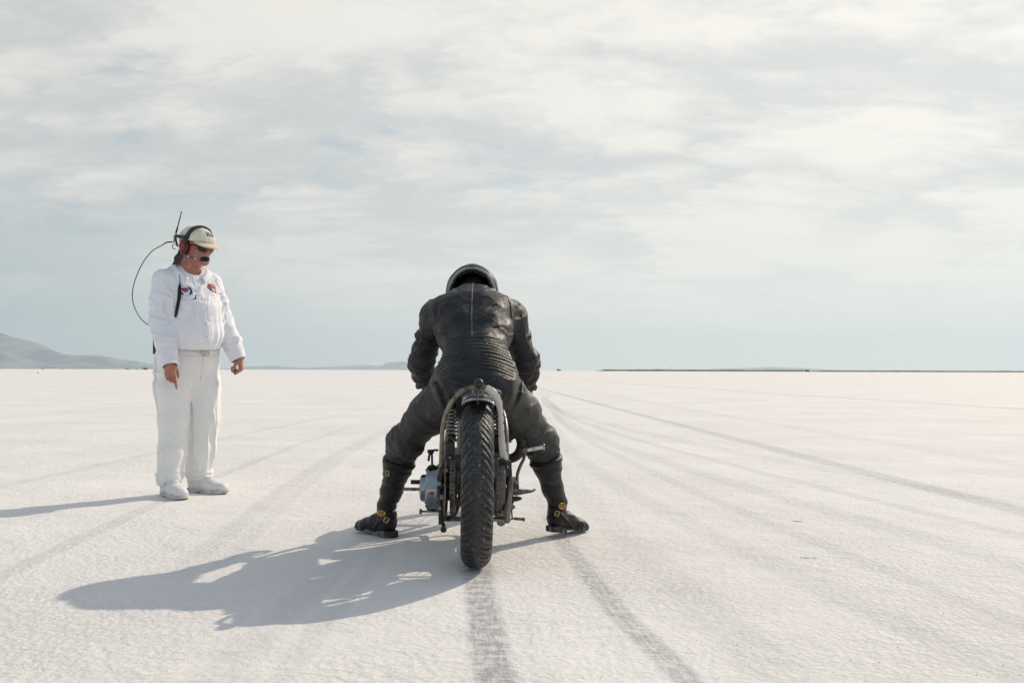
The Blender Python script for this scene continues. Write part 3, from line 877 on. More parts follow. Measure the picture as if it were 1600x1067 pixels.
# frame: rear triangle, cradle, backbone
g = G()
for sx in (-1, 1):
    xo = -.135 if sx < 0 else .125
    g.tube([(xo, -.02, .33), (xo, -.045, .26), (xo * .98, -.03, .215), (xo * .95, .04, .195), (sx * .10, .25, .17), (sx * .09, .60, .15), (sx * .075, .92, .17), (sx * .05, 1.0, .35), (sx * .02, 1.06, .66)], .0135, 12, smooth_path=4)
    g.tube([(xo * .97, 0, .345), (xo * .97, .02, .45), (sx * .12, .10, .58), (sx * .10, .24, .66), (sx * .06, .40, .69)], .0125, 12, smooth_path=4)
g.tube([(0, .36, .69), (0, .6, .70), (0, .85, .74), (0, 1.06, .78)], .019, 14, smooth_path=4)
g.tube([(0, .36, .69), (0, .34, .5), (0, .33, .2)], .015, 12)
g.tube([(-.15, -.02, .205), (.145, -.02, .205)], .0075, 10)
g.tube([(-.12, .03, .195), (.13, .03, .195)], .010, 10)
g.cyl((0, 1.03, .83), (0, 1.10, .63), .027, 18)
g.build('frame', M_STEEL, bike)
g = G()
g.box((-.150, .0, .30), (.012, .10, .23)); g.box((-.160, .02, .36), (.010, .05, .09))
g.tube([(-.150, -.05, .33), (-.148, -.06, .26), (-.142, -.05, .205), (-.135, -.02, .175)], .008, 8, smooth_path=3)
g.cyl((-.134, -.055, .168), (-.134, .0, .172), .0085, 10); g.cyl((-.134, -.066, .165), (-.134, -.052, .168), .013, 12)
g.cyl((-.158, -.052, .30), (-.130, -.052, .30), .010, 10); g.cyl((-.140, -.062, .345), (-.118, -.062, .345), .006, 8)
g.build('axle_plate', M_BLACKM, bike, .002)
g = G()
for zz, rr_, xx in ((.355, .010, -.155), (.30, .012, -.14), (.255, .008, -.15), (.41, .010, -.128)): g.cyl((xx, -.075, zz), (xx, -.05, zz), rr_, 8)
g.tube([(-.125, -.06, .45), (-.13, -.07, .38), (-.128, -.072, .30), (-.135, -.06, .22)], .0035, 6, smooth_path=4)
g.build('fittings', M_STEEL, bike)
# right side: drilled brake drum, plates, rods
g = G(); g.lathe([(.03, -.012), (.104, -.012), (.108, -.006), (.108, .022), (.102, .028), (.04, .030), (.02, .034), (0, .034)], (.088, 0, RT), (1, 0, 0), 40)
bd = g.build('brake_drum', M_IRON, bike)
g = G()
for r_, n_ in ((.107, 30),):
    for k_ in range(n_):
        a = 2 * math.pi * k_ / n_
        for xx in (.087, .100): g.lathe([(0, 0.0035), (.0032, .0035), (.0045, 0)], (xx, math.cos(a) * (r_), RT + math.sin(a) * (r_)), (0, math.cos(a), math.sin(a)), 8)
g.build('rivets', M_STEEL, bd)
g = G()
g.box((.132, .0, .32), (.010, .13, .20)); g.box((.140, .02, .40), (.008, .06, .09))
g.cyl((.14, -.02, RT), (.165, -.02, RT), .015, 6); g.cyl((.10, -.05, .44), (.135, -.05, .44), .010, 10)
g.tube([(.118, -.055, .43), (.120, -.072, .40), (.113, -.070, .36), (.118, -.065, .30)], .006, 8, smooth_path=3)
g.tube([(.096, -.066, .46), (.099, -.07, .43), (.096, -.068, .40)], .004, 6)
g.cyl((.108, -.075, .452), (.108, -.045, .452), .009, 8)
g.build('axle_plate', M_BLACKM, bike, .002)
g = G(); g.tube([(.139, -.06, .385), (.134, -.066, .33), (.128, -.064, .26), (.124, -.058, .215), (.130, -.05, .197)], [.010, .0135, .015, .0155, .010], 12, smooth_path=4)
g.build('exhaust_stub', M_STEEL, bike)
g = G()
g.tube([(.112, -.058, .44), (.125, -.06, .41), (.128, -.06, .36)], .004, 6, smooth_path=3)
g.tube([(.142, .01, .42), (.145, .0, .36), (.143, -.01, .29), (.150, .0, .20)], .0035, 6, smooth_path=3)
g.build('cables', M_BLACKM, bike)

# engine -----------------------------------------------------------------
g = G(); g.box((0, .62, .31), (.24, .42, .24)); g.cyl((-.12, .70, .30), (.12, .70, .30), .135, 40); g.cyl((-.13, .48, .30), (.13, .48, .30), .10, 40)
eng = g.build('engine', M_IRON, bike, .012)
for yy, tilt in ((.60, -25), (.80, 25)):
    g = G(); ax = Vector((0, math.sin(R(tilt)), math.cos(R(tilt)))); c0 = Vector((0, yy, .40))
    pr = [(0, 0), (.045, 0)]
    for k_ in range(9):
        h = .02 + k_ * .017; pr += [(.045, h), (.075, h + .001), (.075, h + .005), (.045, h + .006)]
    pr += [(.06, .175), (.07, .20), (.05, .235), (0, .24)]
    g.lathe(pr, c0, ax, 28); g.build('cylinder', M_IRON, eng)
# left: polished primary cover, stepped
g = G()
g.lathe([(0, .101), (.030, .1005), (.052, .097), (.061, .091), (.063, .083), (.063, .072), (.070, .070), (.096, .068), (.104, .062), (.106, .052), (.106, .022), (.110, .020), (.110, .012), (.104, .010), (.104, -.03)], (-.160, .44, .272), (-1, 0, 0), 56)
pc = g.build('primary_cover', M_COVER, bike)
g = G(); g.lathe([(0, .0015), (.008, .001), (.009, 0)], (-.200, .3345, .262), (0, -1, 0), 14); g.build('emblem', simple('red_enamel', (.28, .05, .03), .4, bmp=0), pc)
for k_ in range(8):
    a = 2 * math.pi * k_ / 8; g = G(); g.cyl((-.228, .44 + math.cos(a) * .083, .272 + math.sin(a) * .083), (-.2335, .44 + math.cos(a) * .083, .272 + math.sin(a) * .083), .006, 6)
    g.build('screw', M_STEEL, pc)
g = G(); g.tube([(-.22, .42, .40), (-.215, .41, .43), (-.20, .41, .448), (-.175, .41, .450)], .0055, 8, smooth_path=4); g.cyl((-.225, .41, .444), (-.195, .41, .444), .009, 12); g.tube([(-.205, .41, .445), (-.203, .41, .39), (-.20, .42, .365)], .005, 8)
g.cyl((-.19, .42, .372), (-.215, .42, .372), .010, 8); g.cyl((-.165, .36, .38), (-.165, .42, .38), .012, 8)
g.build('clutch_lever', M_BLACKM, bike)
g = G(); g.box((-.300, .47, .262), (.085, .028, .013)); g.cyl((-.258, .47, .262), (-.24, .47, .262), .014, 12); g.box((-.341, .47, .258), (.006, .030, .010))
g.build('footrest', M_STEEL, bike, .003)
g = G(); g.cyl((-.305, .50, .292), (-.255, .50, .292), .0105, 14); g.cyl((-.26, .50, .292), (-.24, .50, .29), .006, 10); g.build('gear_pedal', M_RUBB, bike)
g = G(); g.tube([(-.16, .40, .172), (-.20, .40, .170), (-.252, .40, .169)], .005, 8); g.cyl((-.252, .40, .158), (-.252, .40, .181), .0065, 8); g.build('drain_rod', M_STEEL, bike)

# right: kick starter, inlet horn, pedals
g = G()
g.tube([(.195, .46, .265), (.192, .45, .33), (.205, .45, .375), (.221, .45, .41), (.226, .45, .445)], .0078, 12, smooth_path=5)
g.cyl((.195, .455, .262), (.178, .465, .262), .016, 14); g.cyl((.208, .45, .450), (.238, .45, .455), .0125, 12)
ks = g.build('kick_starter', M_STEEL, bike)
g = G(); g.tube([(.232, .45, .452), (.262, .45, .458), (.314, .45, .466)], [.0105, .0115, .0115], 16, cap=False)
g.lathe([(.0115, 0), (.0155, .0), (.0155, .005), (.0095, .005), (.0095, -.02)], (.312, .45, .466), (1, 0, .14), 18)
g.build('kick_pedal', M_CHROME, ks)
g = G()   # black horn curling round like a snail
g.tube([(.142, .52, .492), (.152, .515, .508), (.174, .51, .524), (.202, .51, .512), (.214, .52, .472), (.202, .53, .428), (.170, .54, .404), (.13, .55, .412), (.10, .56, .44)], [.022, .025, .025, .0235, .023, .0235, .022, .021, .02], 20, smooth_path=6)
g.lathe([(.0255, 0), (.026, .003), (.023, .004), (.019, -.01), (0, -.02)], (.1475, .521, .4965), (-.62, .1, -.75), 20)
g.build('inlet_horn', M_RUBB, bike)
g = G(); g.cyl((.165, .58, .55), (.165, .68, .55), .026, 18); g.cyl((.165, .57, .55), (.165, .585, .55), .031, 18); g.build('carburettor', M_BLACKM, bike)
g = G()   # brake pedal blade
V = [(.165, .43, .268), (.165, .43, .246), (.185, .43, .272), (.185, .43, .240), (.215, .425, .268), (.215, .425, .247), (.262, .42, .266), (.262, .42, .257), (.276, .42, .274), (.278, .42, .268)]
V = [Vector(v_) for v_ in V]; V2 = [v_ + Vector((0, .055 * (1 - i / 14), 0)) for i, v_ in enumerate(V)]
F = []
for i in range(0, 8, 2):
    F += [(i, i + 1, i + 3, i + 2), (10 + i, 10 + i + 2, 10 + i + 3, 10 + i + 1), (i, i + 2, 12 + i, 10 + i), (i + 1, 11 + i, 13 + i, i + 3)]
F += [(0, 10, 11, 1), (8, 9, 19, 18)]
g.add(V + V2, F, False); g.build('brake_pedal', M_STEEL, bike, .0015)
g = G(); g.cyl((.155, .44, .222), (.198, .44, .226), .0125, 14); g.cyl((.198, .44, .226), (.208, .44, .227), .010, 6); g.cyl((.17, .44, .222), (.178, .44, .222), .017, 6); g.cyl((.206, .44, .227), (.214, .44, .227), .006, 8); g.box((.160, .45, .225), (.03, .03, .05))
g.build('footrest_mount', M_BLACKM, bike, .002)
g = G(); g.cyl((.160, .44, .318), (.180, .44, .318), .0115, 6); g.cyl((.165, .44, .300), (.190, .44, .300), .009, 8); g.cyl((.178, .44, .318), (.184, .44, .318), .006, 8); g.build('union_nut', M_BLUEN, bike)
g = G(); g.box((.158, .44, .285), (.02, .03, .05)); g.cyl((.150, .44, .345), (.165, .44, .345), .012, 8); g.tube([(.148, .44, .40), (.150, .44, .35), (.155, .44, .30)], .005, 8); g.cyl((.15, .44, .262), (.20, .44, .262), .013, 12)
g.box((.147, .46, .24), (.006, .06, .16)); g.cyl((.15, .44, .185), (.176, .44, .187), .0125, 12); g.cyl((.176, .44, .187), (.183, .44, .187), .008, 6)
g.build('gearbox_cover', M_STEEL, bike, .002)
g = G(); g.tube([(.152, .43, .19), (.150, .43, .165), (.158, .43, .145), (.175, .43, .134), (.222, .43, .131)], .0045, 8, smooth_path=4); g.cyl((.18, .43, .134), (.226, .43, .131), .0068, 10); g.cyl((.222, .43, .131), (.229, .43, .131), .009, 10); g.build('gear_lever', M_STEEL, bike)

# tank, seat, bars, fork -----------------------------------------------------
def tank_f(P):
    f = Fld(P); f.chain([(0, .52, .72), (0, .75, .76), (0, .98, .765)], [(.085, .06), (.115, .085), (.09, .07)], .03)
    return f.D
link('fuel_tank', sdf_mesh('fuel_tank', tank_f, (-.2, .3, .6), (.2, 1.15, .92), .008), M_IVORY, bike)
def seat_f(P):
    f = Fld(P); f.chain([(0, .08, .725), (0, .28, .715), (0, .44, .705)], [(.10, .028), (.115, .032), (.07, .03)], .03)
    return f.D
link('seat', sdf_mesh('seat', seat_f, (-.2, -.1, .6), (.2, .6, .8), .007), M_SEATL, bike)
g = G()
for sx in (-1, 1):
    g.tube([(sx * .085, 1.40, .335), (sx * .085, 1.22, .60), (sx * .085, 1.07, .84)], [.019, .019, .016], 14)
    g.cyl((sx * .065, 1.40, .335), (sx * .10, 1.40, .335), .02, 14)
for tt, zz in ((1.035, .85), (1.13, .66)): g.box((0, tt + .04, zz), (.23, .075, .028), Matrix.Rotation(R(-28), 3, 'X'))
g.build('front_fork', M_STEEL, bike, .004)
g = G(); g.tube([(-.30, .93, .735), (-.22, 1.0, .755), (-.12, 1.06, .80), (0, 1.08, .82), (.12, 1.06, .80), (.22, 1.0, .755), (.30, .93, .735)], .0115, 12, smooth_path=5)
hb = g.build('handlebar', M_CHROME, bike)
for sx in (-1, 1):
    g = G(); g.tube([(sx * .215, .995, .753), (sx * .305, .925, .733)], .0165, 14); g.build('grip', M_RUBB, hb)
    g = G(); g.tube([(sx * .20, 1.02, .76), (sx * .24, 1.02, .76), (sx * .315, .965, .735)], [.006, .005, .004], 8, smooth_path=3); g.build('brake_lever' if sx > 0 else 'clutch_handle', M_CHROME, hb)
g = G()
for sx, yy in ((1, .86), (1, .56)):
    g.tube([(.03, yy, .56), (.08, yy + .05, .52), (.12, yy + .02, .36), (.12, yy - .06, .18), (.115, .40, .15), (.11, .18, .16)], .02, 14, smooth_path=5)
g.build('exhaust_pipe', M_STEEL, bike)
fender('front_fender', 1.40, .335, .368, .05, R(40), R(-30), M_FENDER, .015)
# ================================================================== RIDER
def leather(name, c0, c1, scuff, rough=0.42, sc_amt=0.5, bsc=1.0):
    def f(nb, bs):
        o = oc(nb)
        n1 = nb.noise(o, 7, 6, 0.62, 0.4); n2 = nb.noise(o, 42, 5, 0.65); n3 = nb.noise(o, 190, 3, 0.6)
        cr = nb.n('ShaderNodeTexVoronoi', {'feature': 'DISTANCE_TO_EDGE'})
        nb.set(cr.inputs['Vector'], nb.vm('ADD', o, nb.comb(nb.m('MULTIPLY', n1, .05), nb.m('MULTIPLY', n2, .02), n2))); cr.inputs['Scale'].default_value = 55
        crease = nb.ramp(cr.outputs['Distance'], 0.0, 0.08, 1.0, 0.0)
        cc = nb.mix(nb.ramp(n1, 0.35, 0.65), tuple(c0) + (1,), tuple(c1) + (1,))
        sf = nb.m('MULTIPLY', nb.ramp(n1, 0.50, 0.72), nb.ramp(n2, 0.42, 0.62))
        at = nb.n('ShaderNodeAttribute', {'attribute_name': 'wear'}).outputs['Fac']
        sf = nb.m('ADD', nb.m('MULTIPLY', sf, sc_amt), nb.m('MULTIPLY', at, nb.ramp(n2, 0.35, 0.65, 0.2, 0.9)), clamp=True)
        cc = nb.mix(sf, cc, tuple(scuff) + (1,))
        nb.set(bs.inputs['Base Color'], cc)
        nb.set(bs.inputs['Roughness'], nb.m('ADD', nb.ramp(n2, 0.3, 0.7, rough - .08, rough + .12), nb.m('MULTIPLY', sf, .3)))
        bs.inputs['Specular IOR Level'].default_value = 0.32
        h = nb.m('ADD', nb.m('MULTIPLY', n2, 1.2), nb.m('MULTIPLY', n3, .35))
        h = nb.m('SUBTRACT', h, nb.m('MULTIPLY', crease, .25))
        bump(nb, bs, h, 0.35 * bsc, 0.004)
    return mat(name, f)
M_LEATH = leather("worn_black_leather", (0.009, 0.010, 0.012), (0.020, 0.020, 0.021), (0.125, 0.117, 0.104), 0.45, .42)
M_BOOT = leather("boot_leather", (0.006, 0.006, 0.006), (0.012, 0.0115, 0.011), (0.09, 0.082, 0.07), 0.34, .28)
M_SEAM = simple("tan_stitching", (0.15, 0.13, 0.10), 0.7, var=.3, scale=90, bmp=0)
M_SEAMD = simple("dark_stitching", (0.055, 0.05, 0.045), 0.6, var=.3, scale=90, bmp=0)
M_SKIN = simple("sunburnt_skin", (0.42, 0.17, 0.11), 0.5, var=.22, scale=22, bmp=.25, bscale=160, bdist=.0015, dirt=(0.30, 0.08, 0.055), dirt_amt=.5, dscale=30, dlo=.45, dhi=.7)
M_HELM = simple("helmet_shell_black", (0.018, 0.02, 0.022), 0.22, 0, .2, 10, .02, 30, .001, (0.12, 0.12, 0.12), .5, 30, .55, .72)
M_TRIM = simple("helmet_rim_grey", (0.27, 0.275, 0.275), 0.45, 0, .25, 20, .1, 50, .001, (0.04, 0.04, 0.04), .7, 24, .5, .66)
M_PAD = simple("helmet_padding", (0.012, 0.012, 0.013), 0.9, 0, .3, 60, .5, 220, .003)
M_BRASS = simple("brass_buckle", (0.62, 0.47, 0.20), 0.35, 1.0, .15, 40, .05, 90, .001, (0.12, 0.09, 0.05), .5, 60, .55, .7)
M_YELL = simple("yellow_patch", (0.66, 0.36, 0.03), 0.6, 0, .12, 60, .2, 300, .001)
M_INK = simple("dark_lettering", (0.02, 0.015, 0.012), 0.7, 0, .1, 60, 0)
M_SOLE = simple("boot_sole", (0.022, 0.02, 0.018), 0.8, 0, .3, 40, .3, 90, .002, (0.35, 0.33, 0.30), .6, 30, .48, .65)
M_GLOVE = leather("glove_leather", (0.012, 0.012, 0.012), (0.022, 0.022, 0.022), (0.06, 0.055, 0.05), .5, .3)

def head_field(f, C, M, s=1.0, k=0.02):
    """adult head at C; M columns = (left, back, up) in figure space, face towards -back"""
    C = np.asarray(C, float); M = np.asarray(M, float)
    def w(x, y, z): return C + M @ (np.array([x, y, z]) * s)
    S = M[:, 0]
    f.ell(w(0, .012, .035), (.077 * s, .097 * s, .088 * s), k, M)           # cranium
    f.ell(w(0, -.035, -.035), (.062 * s, .062 * s, .082 * s), .03, M)       # face
    f.ell(w(0, -.062, -.090), (.030 * s, .026 * s, .022 * s), .025, M)      # chin
    for x in (-1, 1):
        f.seg(w(x * .050, -.005, -.070), w(x * .020, -.066, -.092), .020 * s, .016 * s, .02)   # jaw
        f.ell(w(x * .042, -.072, -.025), (.020 * s, .018 * s, .018 * s), .015, M)             # cheekbone
        f.seg(w(x * .012, -.094, .020), w(x * .045, -.080, .016), .009 * s, .008 * s, .012)   # brow
        f.ell(w(x * .077, .012, -.012), (.007 * s, .017 * s, .030 * s), .006, M)              # ear
        f.ell(w(x * .079, .024, .004), (.006 * s, .012 * s, .016 * s), .004, M)
        f.ell(w(x * .013, -.104, -.031), (.009 * s, .010 * s, .008 * s), .006, M)             # nostril
    f.seg(w(0, -.096, .010), w(0, -.115, -.024), .008 * s, .0125 * s, .010)                   # nose
    f.seg(w(-.020, -.089, -.062), w(.020, -.089, -.062), .0075 * s, .0075 * s, .006)          # lips
    f.seg(w(-.016, -.089, -.071), w(.016, -.089, -.071), .0080 * s, .0080 * s, .005)
    def eye(x):
        return lambda P: ell_d(P, w(x * .031, -.098, .000), (.015 * s, .012 * s, .009 * s), M)
    for x in (-1, 1):
        c = w(x * .031, -.09, 0); f.sub(c - .03, c + .03, eye(x), .008)
        f.ell(w(x * .031, -.080, .000), (.0125 * s,) * 3, .002, M)
    c = w(0, -.1, -.0665); f.sub(c - .03, c + .03, lambda P: seg_d(P, w(-.022, -.101, -.0665), w(.022, -.101, -.0665), .003, .003), .003)
    # neck
    return w
def hand_field(f, W, dirv, palm_n, thumb_side, curl, length=.19, scale=1.0, point=None):
    """hand from wrist W along dirv; palm faces palm_n; curl = bend per finger (deg list of 4); thumb_side vector"""
    W = np.asarray(W, float); d_ = nrm(dirv); pn = np.asarray(palm_n, float); pn = nrm(pn - d_ * pn.dot(d_))
    sd = np.cross(d_, pn); ts = 1 if sd.dot(thumb_side) > 0 else -1; sd = sd * ts
    s = scale
    f.seg(W - d_ * .02, W + d_ * .02 * s, (.028 * s, .020 * s), (.030 * s, .018 * s), .02, sd)
    f.box(W + d_ * .052 * s, (.040 * s, .042 * s, .014 * s), .015, np.stack([sd, d_, pn], 1), .012)
    bases = [(.031, .092, 1.0), (.011, .096, 1.1), (-.010, .092, 1.02), (-.030, .083, .82)]
    for (bx, by, l), cu in zip(bases, curl):
        p0 = W + sd * bx * s + d_ * by * s
        r = .0092 * s; a = 0.0; prev = p0
        cc = cu if isinstance(cu, (tuple, list)) else (cu, cu, cu * .7)
        for j, (ln, c_) in enumerate(zip((.042, .027, .022), cc)):
            a += R(c_); dd = d_ * math.cos(a) + pn * math.sin(a)
            nx = prev + dd * ln * l * s
            f.seg(prev, nx, r * (1 - .08 * j), r * (1 - .08 * (j + 1)), .004)
            prev = nx
    t0 = W + sd * .028 * s + d_ * .025 * s + pn * .006
    t1 = t0 + (sd * .32 + d_ * .72 + pn * .60) * .036 * s
    t2 = t1 + (sd * .0 + d_ * .85 + pn * .50) * .030 * s
    t3 = t2 + (sd * -.2 + d_ * .85 + pn * .45) * .024 * s
    f.seg(t0, t1, .0145 * s, .0115 * s, .012); f.seg(t1, t2, .0108 * s, .0098 * s, .004); f.seg(t2, t3, .0098 * s, .0080 * s, .004)

# skeleton points (metres, world axes; origin under the saddle)
RO = np.array([-0.165, 4.2, 0.0])
def q(x, y, z): return np.array([x, y, z]) - RO
HIP = {-1: q(-.262, 4.22, .715), 1: q(-.068, 4.22, .722)}
KNEE = {-1: q(-.525, 4.50, .466), 1: q(.143, 4.50, .475)}
ANK = {-1: q(-.622, 4.585, .115), 1: q(.228, 4.58, .135)}
SHO = {-1: q(-.375, 4.60, 1.082), 1: q(-.008, 4.60, 1.082)}
ELB = {-1: q(-.450, 4.66, .860), 1: q(.066, 4.66, .860)}
WRI = {-1: q(-.450, 4.83, .755), 1: q(.082, 4.83, .755)}
SPN = [q(-.157, 4.17, .735), q(-.165, 4.235, .810), q(-.172, 4.335, .900), q(-.182, 4.445, .995), q(-.190, 4.545, 1.080), q(-.194, 4.610, 1.128)]
NECK = q(-.199, 4.70, 1.170); HEAD = q(-.204, 4.835, 1.202)

rider = empty('person', tuple(RO))
tag(rider, 'rider in worn black leather suit and helmet, hunched over the motorcycle with both feet down', 'person')
# head bowed: face looks down and forward
HM = np.array([[1, 0, 0], [0, -math.sin(R(0)), 0], [0, 0, 0]], float)
pit = R(62)       # how far the head is bowed
_l = np.array([-1.0, 0, 0]); _fw = np.array([0, math.cos(pit), -math.sin(pit)]); _up = np.array([0, math.sin(pit), math.cos(pit)])
HMR = np.stack([_l, -_fw, _up], 1)
def rider_body(P):
    f = Fld(P)
    f.chain(SPN, [(.13, .10), (.135, .10), (.125, .09), (.15, .10), (.16, .10), (.12, .08)], .04)
    f.chain([SPN[-1], NECK, HEAD], [(.07, .07), (.056, .058), (.055, .058)], .04)
    head_field(f, HEAD + np.array([0, .03, .0]), HMR)
    for s in (-1, 1):
        f.chain([SPN[4], SHO[s], ELB[s], WRI[s]], [.06, .055, .042, .028], .03)
        f.chain([HIP[s], KNEE[s], ANK[s]], [.080, .050, .027], .03)
        A = ANK[s]; fd_ = np.array([s * .66, .66, 0]) if s < 0 else np.array([.6, .55, 0])
        f.seg(A + (0, 0, -.03), A + fd_ * .10 + np.array([0, 0, -.07]), .022, (.024, .015), .03, np.cross(fd_, (0, 0, 1)))
        gd = np.array([-s * .12, .25, -.08])
        hand_field(f, WRI[s] + np.array([0, .01, -.005]), (-s * .10, 1, -.22), (0, -.15, -1), (-s, 0, 0), [(55, 75, 50)] * 4)
    return f.D
def rider_mi(C):
    m = np.zeros(len(C), int)
    m[(np.linalg.norm(C - NECK, axis=1) < .16) | ((C[:, 2] > 1.0) & (C[:, 1] + RO[1] < 4.86))] = 1     # neck coloured dark to match the dark inside of the helmet
    for s in (-1, 1): m[np.linalg.norm(C - (WRI[s] + np.array([0, .09, -.02])), axis=1) < .13] = 1
    return m
link('body', sdf_mesh('body', rider_body, (-.72, -.25, -.02), (.70, 1.05, 1.42), .005, matfn=rider_mi), [M_SKIN, M_GLOVE], rider)

# --- leather suit
def suit_raw(P):
    f = Fld(P)
    f.chain(SPN, [(.160, .135), (.166, .130), (.140, .112), (.172, .125), (.200, .128), (.165, .105)], .05, ki=.05)
    f.chain([SPN[-1], q(-.197, 4.655, 1.165), q(-.199, 4.685, 1.19)], [(.13, .09), (.088, .078), (.078, .070)], .05, ki=.03)
    for s in (-1, 1):
        f.seg(SPN[4] + (s * .08, .0, .01), SHO[s], (.10, .09), .078, .05)
        mid = (SHO[s] + ELB[s]) / 2 + np.array([s * .002, -.005, .0])
        f.chain([SHO[s], mid, ELB[s] + (s * .008, 0, 0), (ELB[s] + WRI[s]) / 2 + np.array([s * .004, 0, -.008]), WRI[s]], [.075, .060, .061, .056, .044], .035, ki=.02)
        f.chain([HIP[s] + (-s * .01, 0, .01), (HIP[s] + KNEE[s]) / 2 + np.array([-s * .006, .0, .024]), KNEE[s], KNEE[s] * .45 + ANK[s] * .55], [(.116, .118), .092, .076, .054], .06, ki=.04)
    # the suit bags over the boot tops behind the knees; broad muscles beside the neck
    for s in (-1, 1):
        f.ell(KNEE[s] + np.array([-s * .035, -.035, -.022]), (.055, .05, .045), .035)
        f.ell(q(-.197 + s * .075, 4.635, 1.170), (.075, .05, .035), .04)
    # buttocks
    for s in (-1, 1): f.ell(q(-.160 + s * .075, 4.115, .735), (.095, .085, .10), .05)
    return f
def suit(P):
    f = suit_raw(P)
    D = f.D
    near = np.abs(D) < .05
    i = np.nonzero(near)[0]
    if len(i) == 0: return D
    p_ = P[i]; W_ = p_ + RO
    x, y, z = W_.T
    xc = -.180 + (y - 4.4) * -.05
    dx_ = x - xc
    disp = np.zeros(len(i))
    # large soft cloth folds over everything
    st = p_ * np.array([1.0, 1.0, 1.0])
    disp += (folds(st * np.array([.6, 1.2, 1.6]), 9, 3.1) - .25) * .006
    back = np.clip(1 - np.abs(dx_) / .22, 0, 1) * np.clip((z - .97) / .05, 0, 1)
    # diagonal stretch folds from armpits to spine
    dia = folds(np.stack([np.abs(dx_) * 1.0 + 3, (z - np.abs(dx_) * .35) * 3.2, y * .4], 1), 6.5, 7.7)
    disp += (dia - .2) * .0075 * np.clip(np.abs(dx_) / .09, .12, 1) * np.clip((z - .93) / .05, 0, 1) * (np.abs(dx_) < .26)
    # shoulder blade hollow
    disp += .006 * np.exp(-((np.abs(dx_) - .10) / .05) ** 2 - ((z - 1.08) / .07) ** 2)
    disp -= .005 * np.exp(-(dx_ / .028) ** 2) * (z > .98)
    # stretch ribs across the lumbar
    zr = z + .55 * dx_ ** 2 * 1.6
    zr2 = z + 1.5 * dx_ ** 2
    m = np.clip((zr2 - .815) / .012, 0, 1) * np.clip((.972 - zr2) / .012, 0, 1) * (np.abs(dx_) < .175) * (y < 4.42)
    rib = np.abs(np.sin((zr2 + .0018 * np.sin(dx_ * 60 + z * 90)) * math.pi / .0148))
    disp = disp * (1 - m) + m * (rib ** .8 - .55) * .0062
    # limb creases: rings across arms and legs
    for s in (-1, 1):
        for a, b_, amp, fr, lo_, hi_ in ((SHO[s], ELB[s], .009, 30, .30, 1.15), (ELB[s], WRI[s], .007, 34, -.3, .95), (HIP[s], KNEE[s], .007, 20, -.2, 1.1), (KNEE[s], ANK[s], .006, 30, -.35, .35)):
            ab = b_ - a; L = np.linalg.norm(ab); n_ = ab / L
            w = (p_ - a) @ n_; t = w / L; c_ = a + np.outer(np.clip(t, 0, 1), ab)
            r_ = np.linalg.norm(p_ - c_, axis=1)
            mk = np.clip((t - lo_) / .15, 0, 1) * np.clip((hi_ - t) / .15, 0, 1) * (r_ < .14)
            if a is HIP[s]: mk = mk * np.clip((t - .1) / .3, 0.15, 1)
            fo = folds(np.stack([w * 3.4 + s, (p_ - c_)[:, 0] * .9 + 5, (p_ - c_)[:, 1] * .9 + 9 + (p_ - c_)[:, 2] * .5], 1), fr / 3.2, a[2] * 13)
            disp += mk * (fo - .3) * amp
    # deep creases: groin folds under the ribs, and the break below each shoulder pad
    for (ax_, az_, bx_, bz_) in ((-.352, .790, -.285, .640), (.035, .790, .000, .650)):
        ab_ = np.array([bx_ - ax_, bz_ - az_]); L_ = np.linalg.norm(ab_); n_ = ab_ / L_
        qx = np.stack([x - ax_, z - az_], 1); t_ = np.clip(qx @ n_ / L_, 0, 1)
        cv = (qx - np.outer(t_ * L_, n_)); dd_ = cv[:, 0] * n_[1] - cv[:, 1] * n_[0] + .012 * np.sin(t_ * 3.1)
        on = (y < 4.35) * (np.abs(dd_) < .06) * (qx @ n_ > -.01) * (qx @ n_ < L_ + .01) * np.sin(np.clip(t_, .03, .97) * math.pi) ** .5
        disp += on * (-.011 * np.exp(-(dd_ / .009) ** 2) + .006 * np.exp(-((np.abs(dd_) - .024) / .014) ** 2))
    for s in (-1, 1):
        ab = ELB[s] - SHO[s]; L = np.linalg.norm(ab); n_ = ab / L
        w = (p_ - SHO[s]) @ n_; c_ = SHO[s] + np.outer(w, n_); near_ = np.linalg.norm(p_ - c_, axis=1) < .12
        w = w + .015 * np.sin((p_ - c_)[:, 1] * 30)
        outer = np.clip(((p_ - c_)[:, 0] * s + .03) / .05, 0, 1)
        disp += near_ * outer * (-.009 * np.exp(-((w - .125) / .011) ** 2) + .007 * np.exp(-((w - .100) / .016) ** 2) )
    D[i] = D[i] - disp
    # hem cuts
    for s in (-1, 1):
        n_ = nrm(WRI[s] - ELB[s]); w = (P - WRI[s]) @ n_
        sel = np.linalg.norm(P - WRI[s], axis=1) < .12
        D[sel] = np.maximum(D[sel], w[sel] + .004)
    return D
suit_me = sdf_mesh('leather_suit', suit, (-.62, -.28, .16), (.60, .80, 1.30), .0050)
